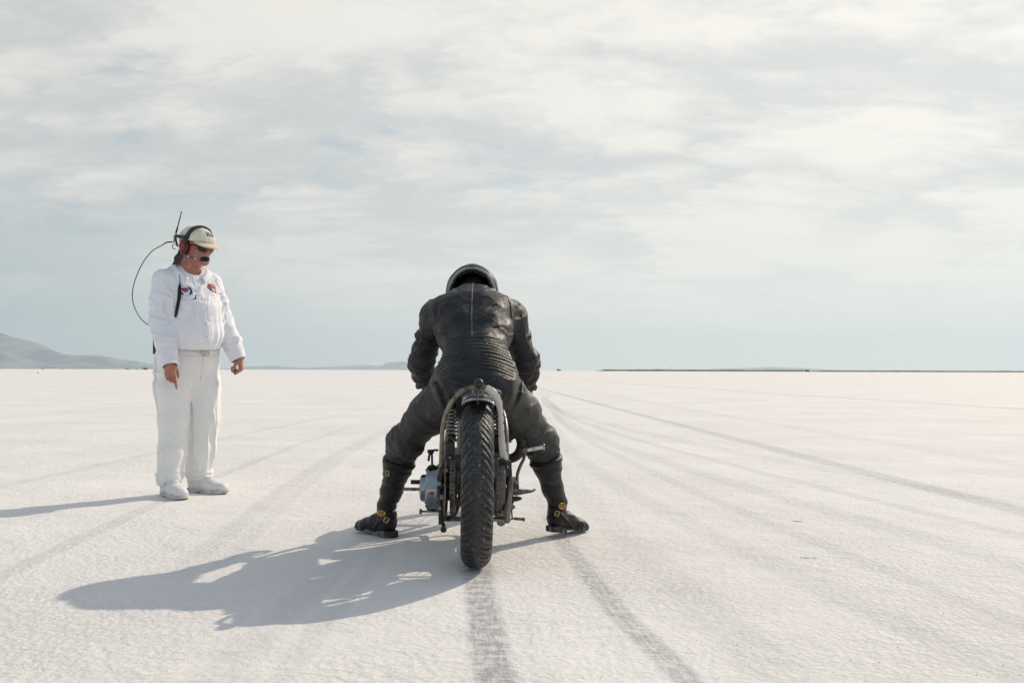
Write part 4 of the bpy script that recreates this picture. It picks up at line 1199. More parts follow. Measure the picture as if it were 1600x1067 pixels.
# wear attribute: rubbed edges of ribs, elbows, thighs
V = np.empty(len(suit_me.vertices) * 3); suit_me.vertices.foreach_get('co', V); V = V.reshape(-1, 3)
Wd = V + RO
wear = np.zeros(len(V))
wear += .30 * np.clip((.74 - Wd[:, 2]) / .12, 0, 1)
wear += .55 * (Wd[:, 0] > 0) * np.clip((Wd[:, 2] - .40) / .1, 0, 1) * np.clip((.80 - Wd[:, 2]) / .2, 0, 1) * np.clip(fbm(V, 5, 3, 2) * 2 - .55, 0, 1)
wear += .5 * np.clip(1 - np.abs(Wd[:, 2] - .845) / .04, 0, 1) * (np.abs(Wd[:, 0] + .19) > .22) * np.clip(fbm(V, 20, 2, 4) * 2 - .6, 0, 1)
wear += .8 * np.clip(1 - np.hypot((Wd[:, 0] + .58) / .05, (Wd[:, 2] - .45) / .05), 0, 1) * np.clip(fbm(V, 30, 2, 8) * 3 - 1, 0, 1)
wear += .9 * np.clip(1 - np.hypot((Wd[:, 0] + .025) / .016, (Wd[:, 2] - .988) / .007), 0, 1)
at = suit_me.attributes.new('wear', 'FLOAT', 'POINT'); at.data.foreach_set('value', wear.clip(0, 1).astype(np.float32))
suit_o = link('leather_suit', suit_me, M_LEATH, rider)
bvs = bvh_me(suit_me)
def seam(pts, r, m, name='seam', dr=(0, 1, 0), n=24, off=.0008, parent=None):
    """project a polyline of (x,z[,y0]) points on the back of the suit"""
    P = [Vector((p_[0], 0, p_[1])) for p_ in pts]
    Q_, _ = spline(P, [1] * len(P), max(2, n // max(1, len(P) - 1)))
    out = []
    for p_ in Q_:
        w_ = Vector((p_.x - RO[0], -1.2, p_.z))
        h = cast(bvs, w_, dr, off)
        if h is not None:
            if out and (h - out[-1]).length > .06: break
            out.append(h)
    if len(out) > 2:
        g = G(); g.tube(out, r, 6); return g.build(name, m, parent or suit_o)
seam([(-.199, 1.262), (-.196, 1.23), (-.193, 1.17), (-.190, 1.08), (-.186, 1.02), (-.184, .978)], .0026, M_SEAM, n=60)
seam([(-.345, .945), (-.28, .970), (-.184, .979), (-.09, .970), (-.028, .945)], .0020, M_SEAMD, n=40)
seam([(-.335, .80), (-.28, .778), (-.20, .752), (-.155, .747)], .0022, M_SEAMD, n=40)
seam([(-.020, .805), (-.08, .780), (-.13, .757), (-.155, .747)], .0022, M_SEAMD, n=40)
for s in (-1, 1):
    cx = -.190
    seam([(cx + s * .150, 1.205), (cx + s * .178, 1.15), (cx + s * .188, 1.08), (cx + s * .178, 1.02), (cx + s * .165, .985)], .0021, M_SEAMD, n=50)
    seam([(cx + s * .235, 1.10), (cx + s * .252, 1.03), (cx + s * .262, .97), (cx + s * .30, .90), (cx + s * .318, .865)], .0018, M_SEAM, n=50)
    seam([(cx + s * .31, .85), (cx + s * .295, .81), (cx + s * .275, .77)], .0028, M_SEAM, n=30)
for pts_ in (((-.175, 1.100), (-.145, 1.088), (-.105, 1.062)), ((-.175, 1.030), (-.155, 1.018), (-.135, 1.004)), ((-.10, 1.075), (-.085, 1.05))):
    seam(pts_, .0009, M_SEAM, 'scratch', n=16)
# standing collar
g = G()
nc = 40; cc_ = Vector(tuple(q(-.1985, 4.690, 1.183))); ax = Vector((0, .66, .75)).normalized()
xx_ = Vector((1, 0, 0)); yy_ = ax.cross(xx_)
V_ = []; F_ = []
for i in range(nc):
    a = 2 * math.pi * i / nc
    for (r_, h) in ((.082, -.03), (.083, .0), (.079, .030), (.073, .031), (.070, .0), (.069, -.03)):
        w_ = 1 + .05 * math.sin(5 * a)
        V_.append(cc_ + (xx_ * math.cos(a) * 1.02 + yy_ * math.sin(a) * .93) * r_ * w_ + ax * h)
for i in range(nc):
    j = (i + 1) % nc
    for k_ in range(5): F_.append((i * 6 + k_, j * 6 + k_, j * 6 + k_ + 1, i * 6 + k_ + 1))
g.add(V_, F_); g.build('collar', M_LEATH, suit_o)

# --- helmet: open neck ring towards the camera, crown pointing forward
HC = HEAD + np.array([-.005, .012, .020])
pt = R(84); hup = np.array([0, math.sin(pt), math.cos(pt)]); hfw = np.array([0, math.cos(pt), -math.sin(pt)]); hl = np.array([1.0, 0, 0])
HX = np.stack([hl, hfw, hup], 1)
def helm(P):
    qq = (P - HC) @ HX
    o_ = ell_d(qq, (0, .005, .0), (.139, .158, .172))
    th = np.arctan2(qq[:, 0], -qq[:, 1])
    o_ = o_ - .003 * np.maximum(0, np.cos(th * 6)) * (qq[:, 2] > -.12)
    i_ = ell_d(qq, (0, .005, -.01), (.127, .146, .162))
    d_ = np.maximum(o_, -i_)
    d_ = np.maximum(d_, -(qq[:, 2] + .080))                     # neck opening
    vis = box_d(qq, (0, .16, -.005), (.098, .09, .045), None, .03)
    d_ = smax(d_, -vis, .006)
    return d_
hb_ = .20
helmet = link('helmet', sdf_mesh('helmet', helm, HC - hb_, HC + hb_, .0045), M_HELM, rider)
def hp(x, y, z): return HC + HX @ np.array([x, y, z])
def ring(rx, ry, zc, cy, r, name, m, a0=0, a1=360, flat=1.0, n=64, parent=helmet, seg_=10):
    g = G(); pts = [hp(rx * math.cos(R(a0 + (a1 - a0) * i / n)), cy + ry * math.sin(R(a0 + (a1 - a0) * i / n)), zc) for i in range(n if a1 - a0 == 360 else n + 1)]
    g.tube(pts, r, seg_, closed=(a1 - a0 == 360), flat=flat); return g.build(name, m, parent)
ring(.1200, .138, -.080, .005, .0085, 'rim', M_TRIM)
ring(.1290, .148, -.072, .005, .0050, 'edge_trim', M_BLACKM)
ring(.109, .127, -.070, .005, .0085, 'padding', M_PAD)
for a in (152, 28, 205, 335):
    g = G(); aa = R(a) ; c_ = Vector(hp(.1150 * math.cos(-aa), .005 + .136 * math.sin(-aa), -.0905)); t = Vector(HX @ np.array([math.cos(-aa), math.sin(-aa), 0]))
    g.tube([c_ - t * .011, c_ + t * .011], .0013, 6)
    g.build('stitch_mark', M_IVORY, helmet)
g = G()
for i in range(9):
    a = R(-90 + (i - 4) * 9); g.lathe([(0, .003), (.004, .002), (.005, 0)], hp(.098 * math.cos(a), .005 + .116 * math.sin(a), -.0915), -hup, 8)
g.build('studs', M_BLACKM, helmet)
g = G(); c_ = hp(0, -.133, -.092); g.box(c_, (.024, .006, .016), Matrix.Rotation(R(10), 3, 'X')); g.build('badge', M_STEEL, helmet, .002)
# goggle visor across the face opening
def vis(P):
    qq = (P - HC) @ HX
    o_ = ell_d(qq, (0, .0, 0), (.122, .150, .140)); i_ = ell_d(qq, (0, .0, 0), (.118, .146, .136))
    return np.maximum(np.maximum(o_, -i_), box_d(qq, (0, .16, -.005), (.10, .10, .048), None, .02))
link('visor', sdf_mesh('visor', vis, HC - hb_, HC + hb_, .0045), simple("smoked_visor", (.02, .02, .025), .1, 0, .1, 10, 0), helmet)

# --- boots
FD = {-1: nrm([-.76, .65, 0]), 1: nrm([.70, .71, 0])}
def boot(s):
    A = ANK[s]; fw = FD[s]; lat = np.cross(fw, (0, 0, 1.0)); up = np.array([0, 0, 1.0])
    lift = .0 if s < 0 else .030
    heel = np.array([A[0], A[1], 0]) - fw * (.060 if s < 0 else .056)
    def w(a, b_, z):  # a along the foot, b lateral
        zz = z + lift * max(0, 1 - a / .20)
        return heel + fw * a + lat * b_ + up * zz
    K = KNEE[s]; top = K * .68 + A * .32; top2 = K * .66 + A * .34
    def upper(P):
        f = Fld(P)
        mid = top * .45 + A * .55
        f.chain([top + (K - top) * .10, top, mid, A + np.array([0, 0, .03]), w(.05, 0, .075)], [(.074, .072), (.068, .068), (.047, .051), (.037, .043), (.039, .050)], .02, lat, .03)
        f.chain([w(.045, 0, .055), w(.12, 0, .058), w(.19, 0, .042), w(.245, 0, .034)], [(.040, .045), (.042, .040), (.047, .031), (.036, .024)], .03, lat, .03)
        D = f.D
        i = np.nonzero(np.abs(D) < .03)[0]
        if len(i):
            p_ = P[i]; t = p_[:, 2]
            fo = folds(p_ * np.array([.7, .7, 3.0]), 9, s * 3.0)
            mk = np.clip((t - .06) / .06, 0, 1)
            D[i] -= (fo - .25) * .0050 * mk
            fo2 = folds(np.stack([((p_ - heel) @ fw) * 3, p_[:, 2] * .6, (p_ @ lat) * .5], 1), 12, 5.0)
            D[i] -= (fo2 - .3) * .0035 * (1 - mk)
            # ankle strap relief
        n_ = nrm(K - A + (K - A) * 0)
        cutp = K + (A - K) * .235
        D = np.maximum(D, (P - cutp) @ nrm(K - A) * 1.0)
        D = np.maximum(D, -(P[:, 2] - .024 - lift * np.clip(1 - ((P - heel) @ fw) / .20, 0, 1.2)))
        return D
    lo = np.minimum(np.minimum(K, A), w(.29, 0, 0)) - .11; hi = np.maximum(np.maximum(K, A), w(.29, 0, 0)) + .11; lo[2] = -.01
    o = link('boot', sdf_mesh('boot', upper, lo, hi, .0038), M_BOOT, rider)
    def sole(P):
        qq = P - heel; a = qq @ fw; b_ = qq @ lat
        zz = qq[:, 2] - lift * np.clip(1 - a / .20, 0, 1.2)
        hw_ = np.interp(a, [-.01, .02, .08, .12, .19, .24, .275, .285], [.020, .038, .036, .034, .049, .044, .022, .002])
        D = np.abs(b_) - hw_
        D = np.maximum(D, np.maximum(-.008 - a, a - .284))
        th = np.where(a < .088, 0.0, .013)
        th = np.where(a > .235, .013 + (a - .235) * .12, th)
        D = np.maximum(D * .8, np.maximum(zz - .030, th - zz))
        return D
    so = link('sole', sdf_mesh('sole', sole, lo, hi, .0034, project=0), M_SOLE, o)
    bv = bvh_me(o.data)
    def belt(center, axis, r0, width, name, m, a0=0, a1=360, off=.0045, th=.003):
        """strap wrapped round the boot, found by casting inwards"""
        ax = Vector(axis).normalized(); c_ = Vector(center); x_ = ax.orthogonal().normalized(); y_ = ax.cross(x_)
        n = 56; ringv = []
        for i in range(n):
            a = R(a0 + (a1 - a0) * i / n); dr = x_ * math.cos(a) + y_ * math.sin(a)
            row = []
            for h in (-width / 2, 0, width / 2):
                hh = cast(bv, c_ + ax * h + dr * r0, -dr, 0, r0)
                if hh is None: hh = c_ + ax * h + dr * .05
                row.append(hh)
            ringv.append((row, dr))
        g = G(); V_ = []; F_ = []
        for row, dr in ringv:
            V_ += [row[0] - dr * .003, row[0] + dr * off, row[1] + dr * (off + .001), row[2] + dr * off, row[2] - dr * .003]
        for i in range(n):
            j = (i + 1) % n
            for k_ in range(4): F_.append((i * 5 + k_, j * 5 + k_, j * 5 + k_ + 1, i * 5 + k_ + 1))
        g.add(V_, F_); return g.build(name, m, o)
    belt(w(.066, 0, .068), nrm(up * .72 + fw * .62), .13, .017, 'ankle_strap', M_BOOT)
    belt(K + (A - K) * .275, nrm(K - A), .15, .026, 'top_strap', M_BOOT, off=.003)
    def on_surface(pw, off):       # pw: world x,z seen from behind
        return cast(bv, Vector((pw[0] - RO[0], -1.0, pw[1])), (0, 1, 0), off)
    def buckle(pw, size, ang, name='buckle'):
        h = cast(bv, Vector((pw[0] - RO[0], -1.0, pw[1])), (0, 1, 0), .007)
        if h is None: return
        e = .006
        hx = on_surface((pw[0] + e, pw[1]), .007) or h; hz = on_surface((pw[0], pw[1] + e), .007) or h
        tx = (hx - h); tz = (hz - h)
        tx = tx.normalized() if tx.length > 1e-4 else Vector((1, 0, 0)); tz = tz.normalized() if tz.length > 1e-4 else Vector((0, 0, 1))
        pts = []
        for i in range(24):
            a = 2 * math.pi * i / 24; cx = math.copysign(abs(math.cos(a)) ** .45, math.cos(a)) * size[0]; cz = math.copysign(abs(math.sin(a)) ** .45, math.sin(a)) * size[1]
            xr = cx * math.cos(ang) - cz * math.sin(ang); zr = cx * math.sin(ang) + cz * math.cos(ang)
            pts.append(h + tx * xr + tz * zr)
        g = G(); g.tube(pts, .0018, 8, closed=True)
        g.tube([h - tx * size[0] * math.cos(ang) * .9 - tz * size[0] * math.sin(ang) * .9, h + tx * size[0] * math.cos(ang) * .9 + tz * size[0] * math.sin(ang) * .9], .0013, 6)
        g.build(name, M_BRASS, o)
    def patch(pw, rx, rz, lines):
        def pj(x, z, off): return cast(bv, Vector((pw[0] + x - RO[0], -1.0, pw[1] + z)), (0, 1, 0), off)
        V_ = []; F_ = []; ok = True
        for j in range(6):
            for i in range(28):
                a = 2 * math.pi * i / 28; h = pj(rx * math.cos(a) * j / 5, rz * math.sin(a) * j / 5, .0055)
                if h is None: h = Vector((pw[0] + rx * math.cos(a) * j / 5 - RO[0], V_[-1].y if V_ else 0, pw[1] + rz * math.sin(a) * j / 5))
                V_.append(h)
        for j in range(5):
            for i in range(28): F_.append((j * 28 + i, (j + 1) * 28 + i, (j + 1) * 28 + (i + 1) % 28, j * 28 + (i + 1) % 28))
        g = G(); g.add(V_, F_); p_ = g.build('patch', M_YELL, o)
        tg = G()
        for (t, z) in lines:
            TV, TF = text_geo(t, .0125, bold=.0004)
            TV2 = []
            for v_ in TV:
                h = pj(v_.x, v_.y + z, .0068); TV2.append(h if h is not None else Vector((pw[0] + v_.x - RO[0], V_[0].y, pw[1] + v_.y + z)))
            tg.add(TV2, TF, False)
        tg.build('lettering', M_INK, p_)
    if s < 0:
        patch((-.640, .118), .0235, .0145, [('FINN', .0052), ('CLAN', -.0052)])
        buckle((-.612, .088), (.0110, .0125), R(-30)); buckle((-.600, .322), (.0125, .0125), 0)
    else:
        patch((.247, .158), .0185, .0165, [('FINN', .0052), ('CLAN', -.0052)])
        buckle((.222, .122), (.0105, .0115), R(-20))
    return o
boot(-1); boot(1)
# ================================================================== OFFICIAL
def cloth(name, c0, rough=0.8, sc=1.0, dirt=(0.55, 0.50, 0.44), da=.25):
    def f(nb, bs):
        o = oc(nb)
        n1 = nb.noise(o, 3.5, 4, 0.6); n2 = nb.noise(o, 16, 5, 0.6, 0.6)
        wv = nb.noise(o, 420, 2, 0.5)
        cc = nb.mix(nb.ramp(n1, .3, .7), tuple(x * .95 for x in c0) + (1,), tuple(c0) + (1,))
        cc = nb.mix(nb.ramp(nb.noise(o, 9, 6, .7), .58, .76, 0, da), cc, tuple(dirt) + (1,))
        nb.set(bs.inputs['Base Color'], cc); bs.inputs['Roughness'].default_value = rough
        bs.inputs['Specular IOR Level'].default_value = .25
        bs.inputs['Sheen Weight'].default_value = .1
        bump(nb, bs, nb.m('ADD', nb.m('MULTIPLY', n2, 1.0), nb.m('MULTIPLY', wv, .05)), .35 * sc, .012)
    return mat(name, f)
M_SHIRT = cloth("white_shirt_cloth", (0.83, 0.82, 0.86), .75, 1.0, da=.0)
M_TROUS = cloth("white_canvas_trousers", (0.86, 0.84, 0.82), .85, .8)
M_BELT = simple("white_belt_webbing", (.72, .70, .70), .6, 0, .06, 40, .2, 200, .001)
M_SHOE = simple("white_leather_shoe", (.72, .71, .71), .5, 0, .08, 20, .15, 60, .002, (.45, .42, .40), .4, 30, .55, .7)
M_SHSOLE = simple("white_shoe_sole", (.55, .53, .52), .7, 0, .1, 30, .2, 60, .002, (.30, .28, .27), .5, 20, .45, .65)
M_CAP = cloth("cream_cap_cloth", (.70, .64, .53), .85, 1.2, (.40, .34, .27), .4)
M_BRIM = cloth("cap_peak_cloth", (.68, .56, .42), .85, 1.0, (.45, .34, .24), .4)
M_BLK = simple("black_plastic", (.018, .018, .02), .42, 0, .2, 30, .05, 100, .001)
M_FOAM = simple("black_foam", (.012, .012, .012), .95, 0, .3, 80, .6, 300, .003)
M_RED = simple("red_ear_cup_plastic", (.24, .014, .022), .32, 0, .15, 20, .05, 60, .001)
M_CLEAR = simple("dark_brown_lens", (.020, .012, .010), .28, 0, .2, 20, 0)
M_HAIR = simple("grey_hair", (.30, .27, .25), .7, 0, .3, 60, .5, 200, .003)
M_PSKIN = simple("ruddy_face_skin", (0.40, 0.175, 0.12), 0.48, var=.2, scale=26, bmp=.3, bscale=120, bdist=.002, dirt=(0.36, 0.11, 0.075), dirt_amt=.6, dscale=20, dlo=.45, dhi=.65)
M_GREYC = simple("grey_neck_flap", (.17, .165, .18), .8, 0, .2, 60, .3, 200, .002)
M_NAVY = simple("navy_thread", (.015, .04, .16), .7, 0, .1, 60, 0)
M_CRIM = simple("crimson_thread", (.55, .03, .09), .7, 0, .1, 60, 0)
M_SCAR = simple("scarlet_thread", (.68, .07, .04), .7, 0, .1, 60, 0)
M_GOLDT = simple("gold_thread", (.85, .62, .25), .7, 0, .1, 60, 0)
M_CYAN = simple("sky_blue_thread", (.08, .35, .62), .7, 0, .1, 60, 0)
M_WHT = simple("white_thread", (.78, .78, .78), .7, 0, .05, 60, 0)
M_LGREY = simple("pale_grey_thread", (.50, .55, .62), .7, 0, .05, 60, 0)
M_BLKT = simple("black_thread", (.02, .03, .025), .7, 0, .1, 60, 0)

OB = Vector((-2.13, 6.10, 0)); OT = R(40)
off = empty('person', OB, (0, 0, OT))
tag(off, 'standing race official in an all white shirt and trousers wearing a pale cap, looking down', 'person')
a3 = lambda *v: np.array(v, float)
oSHO = {-1: a3(-.166, -.005, 1.392), 1: a3(.146, .0, 1.390)}
oELB = {-1: a3(-.203, -.070, 1.115), 1: a3(.226, -.02, 1.130)}
oWRI = {-1: a3(-.197, -.205, .850), 1: a3(.292, -.105, .895)}
oHIP = {-1: a3(-.095, .01, .90), 1: a3(.085, .02, .90)}
oKNE = {-1: a3(-.112, -.03, .49), 1: a3(.108, .01, .49)}
oANK = {-1: a3(-.140, -.05, .09), 1: a3(.085, .035, .09)}
oHEAD = a3(.012, -.095, 1.617)
hy, hpz = R(20), R(9)      # head turned left, bowed
_f = a3(math.sin(hy) * math.cos(hpz), -math.cos(hy) * math.cos(hpz), -math.sin(hpz)); _lft = nrm(np.cross(_f, (0, 0, 1)) * -1)
_u = np.cross(-_f, -_lft) * -1
_u = nrm(np.cross(_lft, -_f)) ; _u = _u if _u[2] > 0 else -_u
OHM = np.stack([_lft, -_f, _u], 1)
def hw(x, y, z): return Vector(tuple(oHEAD + OHM @ np.array([x, y, z], float)))
def off_body(P):
    f = Fld(P)
    f.chain([a3(0, .02, .90), a3(0, -.02, 1.05), a3(0, .0, 1.25), a3(0, .005, 1.40)], [(.15, .11), (.155, .13), (.155, .11), (.13, .08)], .04)
    f.chain([a3(0, .005, 1.41), a3(0, -.03, 1.50), oHEAD + a3(0, .01, -.02)], [.068, .060, .062], .05)
    head_field(f, oHEAD, OHM)
    # jowls of an older man
    for s in (-1, 1):
        p_ = oHEAD + OHM @ a3(s * .038, -.052, -.082); f.ell(p_, (.026, .026, .026), .03)
        f.chain([a3(s * .1, .0, 1.38), oSHO[s], oELB[s], oWRI[s]], [.05, .05, .042, .028], .03)
        f.chain([oHIP[s], oKNE[s], oANK[s]], [.085, .06, .042], .03)
        fw = a3(-.05, -1, 0) if s < 0 else a3(.45, -.89, 0)
        f.seg(oANK[s], oANK[s] + nrm(fw) * .14 + a3(0, 0, -.05), .036, (.035, .022), .03, np.cross(fw, (0, 0, 1)))
    # his right hand: fingers hanging, index pointing down
    hand_field(f, oWRI[-1] + a3(0, .004, .006), (.02, -.14, -1), (.64, .77, 0), (.77, -.64, 0), [(6, 8, 4), (38, 48, 30), (42, 50, 30), (40, 46, 28)], scale=.88)
    # his left hand: loosely curled
    hand_field(f, oWRI[1] + a3(.018, 0, .012), (.05, -.08, -1), (-.77, .5, 0), (-.5, -.8, 0), [(55, 72, 45), (62, 76, 45), (64, 78, 45), (60, 72, 45)], scale=.96)
    return f.D
link('body', sdf_mesh('body', off_body, (-.40, -.48, -.01), (.46, .26, 1.78), .0040), M_PSKIN, off)
# eyes darkened behind the glasses: eyeballs
g = G()
# hair: short grey, behind and round the ears below the cap
def hair(P):
    qq = (P - oHEAD) @ OHM
    o_ = ell_d(qq, (0, .020, .025), (.083, .098, .088)) + (fbm(P, 90, 2) - .5) * .006
    D = np.maximum(o_, qq[:, 1] * -.6 - .005 + (qq[:, 2] + .0) * -.2 * 0)
    return np.maximum(D, -(qq[:, 2] + .052))
link('hair', sdf_mesh('hair', hair, oHEAD - .15, oHEAD + .15, .004), M_HAIR, off)

# --- shirt
def shirt(P):
    f = Fld(P)
    f.chain([a3(0, -.005, .955), a3(0, -.040, 1.06), a3(0, -.028, 1.20), a3(0, .0, 1.34), a3(0, .010, 1.405)], [(.182, .148), (.194, .174), (.192, .163), (.180, .128), (.135, .098)], .05, ki=.05)
    f.ell(a3(0, .01, 1.42), (.10, .085, .045), .05)
    for s in (-1, 1):
        f.seg(a3(s * .07, .005, 1.40), oSHO[s] + a3(0, 0, .005), .075, .066, .06)
        E, W_ = oELB[s], oWRI[s]
        f.chain([oSHO[s], (oSHO[s] + E) / 2 + a3(s * .004, .01, 0), E + a3(0, .01, 0), (E + W_) / 2, W_ + (E - W_) * .22, W_], [.068, .070, .068, .064, .055, .054], .03, ki=.02)
    D = f.D
    i = np.nonzero(np.abs(D) < .045)[0]
    if len(i) == 0: return D
    p_ = P[i]; x, y, z = p_.T
    disp = np.zeros(len(i))
    tor = (np.abs(x) < .20) & (z > .93)
    # vertical gathers towards the belt
    ang = np.arctan2(x, -(y + .02))
    g1 = folds(np.stack([ang * .75 + .2 * (z - 1.0), z * .16, ang * 0 + 1.3], 1), 5.2, 2.0)
    disp += np.where(tor, (g1 - .25) * .014 * np.clip((1.22 - z) / .2, 0.15, 1), 0)
    g2 = folds(np.stack([x * 1.2 + 2 + z * .5, z * 2.0 - np.abs(x) * 1.2, y * .8], 1), 5.0, 9.0)
    disp += np.where(tor, (g2 - .3) * .009 * np.clip((z - 1.08) / .15, 0, 1), 0)
    for s in (-1, 1):
        for a, b_, amp, lo_, hi_ in ((oSHO[s], oELB[s], .010, .15, 1.1), (oELB[s], oWRI[s], .010, -.15, .80)):
            ab = b_ - a; L = np.linalg.norm(ab); n_ = ab / L
            w = (p_ - a) @ n_; t = w / L; c_ = a + np.outer(np.clip(t, 0, 1), ab); rv = p_ - c_
            mk = np.clip((t - lo_) / .2, 0, 1) * np.clip((hi_ - t) / .15, 0, 1) * (np.linalg.norm(rv, axis=1) < .11) * (np.abs(x) > .15)
            fo = folds(np.stack([w * 2.0 + rv[:, 1] * 1.4, rv[:, 0] * 1.0 + 5, rv[:, 1] * .8 + 9], 1), 9.5, a[2] * 7 + s * 3)
            disp += mk * (fo - .28) * amp
    # thin sharp creases
    c1_ = fbm(p_ * np.array([1.0, 1.0, .8]), 15, 2, 31.0); c2_ = fbm(p_, 5, 2, 41.0)
    disp += ((1 - np.abs(2 * c1_ - 1)) ** 8) * .0050 * np.clip((c2_ - .42) * 6, 0, 1)
    # placket ridge down the front
    pc_ = .030 * np.clip((1.38 - z) / .4, 0, 1)
    disp += np.where((y < 0) & tor & (z < 1.42), np.where(np.abs(x - pc_) < .018, .0028, 0), 0)
    D[i] -= disp
    # hem at the belt, cuffs, neck hole
    D = np.where((P[:, 0] / .19) ** 2 + (P[:, 1] / .168) ** 2 < 1.42, smax(D, .962 + .11 * P[:, 1] - P[:, 2], .016), D)
    for s in (-1, 1):
        n_ = nrm(oWRI[s] - oELB[s]); w = (P - oWRI[s]) @ n_
        sel = np.linalg.norm(P - oWRI[s], axis=1) < .13
        inn = np.linalg.norm(np.cross(P[sel] - oWRI[s], n_), axis=1) - .043
        D[sel] = np.maximum(D[sel], w[sel] - .012)
        D[sel] = np.maximum(D[sel], -np.maximum(inn, -(w[sel] + .035)))
    nk = seg_d(P, a3(0, -.055, 1.455), a3(0, -.09, 1.52), (.052, .05), (.06, .06))
    return smax(D, -nk, .008)
shirt_me = sdf_mesh('shirt', shirt, (-.42, -.40, .80), (.46, .30, 1.52), .0045)
shirt_o = link('shirt', shirt_me, M_SHIRT, off)
bvt = bvh_me(shirt_me)
FR = lambda x, z, off_=.0015, y0=-1.0: cast(bvt, Vector((x, y0, z)), (0, 1, 0), off_)
# collar: two leaves
for s in (-1, 1):
    # rows from behind the neck to the front point
    top = [(.0, .080, 1.500), (s * .042, .066, 1.505), (s * .072, .028, 1.508), (s * .078, -.02, 1.495), (s * .066, -.065, 1.462), (s * .030, -.098, 1.418)]
    low = [(.0, .112, 1.435), (s * .065, .098, 1.432), (s * .110, .040, 1.438), (s * .118, -.035, 1.425), (s * .112, -.095, 1.395), (s * .075, -.138, 1.340)]
    if s > 0: low[-1] = (.052, -.132, 1.372); low[-2] = (.098, -.088, 1.405)
    T, _ = spline([Vector(t) for t in top], [1] * 6, 5); Lw, _ = spline([Vector(t) for t in low], [1] * 6, 5)
    V_ = []; F_ = []; n = len(T); m = 6
    for lay in (0, 1):
        for i in range(n):
            for j in range(m):
                t = j / (m - 1); p_ = T[i].lerp(Lw[i], t)
                up_ = Vector((p_.x * .8, p_.y + .0, .35)).normalized()
                p_ = p_ + up_ * (.010 * math.sin(t * math.pi) + .004 * lay)
                h = bvt.find_nearest(p_)
                if t > .25 and h[0] is not None:
                    hn = h[1]; dd = (p_ - h[0]).dot(hn)
                    want = .004 + .004 * lay + (1 - t) * .008
                    if dd < want: p_ = p_ + hn * (want - dd)
                V_.append(p_)
    for lay in (0, 1):
        o_ = lay * n * m
        for i in range(n - 1):
            for j in range(m - 1): F_.append((o_ + i * m + j, o_ + i * m + j + 1, o_ + (i + 1) * m + j + 1, o_ + (i + 1) * m + j))
    b_ = n * m
    for i in range(n - 1):
        for j in (0, m - 1): F_.append((i * m + j, (i + 1) * m + j, b_ + (i + 1) * m + j, b_ + i * m + j))
    for j in range(m - 1):
        for i in (0, n - 1): F_.append((i * m + j, i * m + j + 1, b_ + i * m + j + 1, b_ + i * m + j))
    g = G(); g.add(V_, F_); g.build('collar', M_SHIRT, shirt_o)
# white undershirt showing at the throat
def und(P):
    return np.maximum(seg_d(P, a3(0, -.028, 1.41), a3(0, -.045, 1.452), (.066, .062), (.064, .060)), (P[:, 2] - 1.458) + (P[:, 1] + .04) * -.6)
link('undershirt', sdf_mesh('undershirt', und, (-.12, -.18, 1.33), (.12, .10, 1.52), .005), M_SHIRT, off)
# placket edge, pockets, buttons, cuffs
g = G()
for x0 in (.0195,):
    pts = [FR(x0 + .030 * min(1, max(0, (1.38 - z) / .4)), z, -.0004) for z in np.linspace(1.37, .96, 40)]
    g.tube([p_ for p_ in pts if p_ is not None], .0013, 6)
g.build('placket_edge', simple("grey_stitch", (.40, .40, .46), .8, bmp=0), shirt_o)
M_STIT = simple("white_stitching", (.60, .60, .66), .8, bmp=0)
for s in (-1, 1):
    x0, x1, zt, zb = (.045 * s, .145 * s, 1.262, 1.125)
    path = [(x0, zt), (x1, zt), (x1, zb + .02), ((x0 + x1) / 2, zb), (x0, zb + .02), (x0, zt)]
    g = G(); out = []
    for i in range(len(path) - 1):
        for t in np.linspace(0, 1, 10)[:-1]:
            h = FR(path[i][0] + (path[i + 1][0] - path[i][0]) * t, path[i][1] + (path[i + 1][1] - path[i][1]) * t, -.0003)
            if h is not None: out.append(h)
    g.tube(out, .0015, 6, closed=True); g.build('pocket', M_STIT, shirt_o)
for z in (1.345, 1.27, 1.19, 1.11, 1.03):
    h = FR(.004 + .030 * min(1, max(0, (1.38 - z) / .4)), z, .001)
    if h is not None: g = G(); g.lathe([(0, .0015), (.0045, .0015), (.0055, 0), (.005, -.002)], h, (0, -1, .1), 12); g.build('button', M_LGREY, shirt_o)

# embroidered patches, laid on the cloth
def lay(V2, F, xc, zc, off_, m, name, parent, sc=1.0, rot=0.0):
    V_ = []
    for (x, z) in V2:
        xr = x * math.cos(rot) - z * math.sin(rot); zr = x * math.sin(rot) + z * math.cos(rot)
        h = FR(xc + xr * sc, zc + zr * sc, off_); V_.append(h if h is not None else Vector((xc + xr * sc, -.15, zc + zr * sc)))
    g = G(); g.add(V_, F, False); return g.build(name, m, parent)
def ellipse(rx, rz, x0=0, z0=0, r0=0.0, a0=0, a1=360, n=28, rings=4):
    V2 = []; F = []
    full = a1 - a0 == 360; nn = n if full else n + 1
    for j in range(rings + 1):
        t = r0 + (1 - r0) * j / rings
        for i in range(nn):
            a = R(a0 + (a1 - a0) * i / n); V2.append((x0 + rx * t * math.cos(a), z0 + rz * t * math.sin(a)))
    for j in range(rings):
        for i in range(n): F.append((j * nn + i, (j + 1) * nn + i, (j + 1) * nn + (i + 1) % nn, j * nn + (i + 1) % nn))
    return V2, F
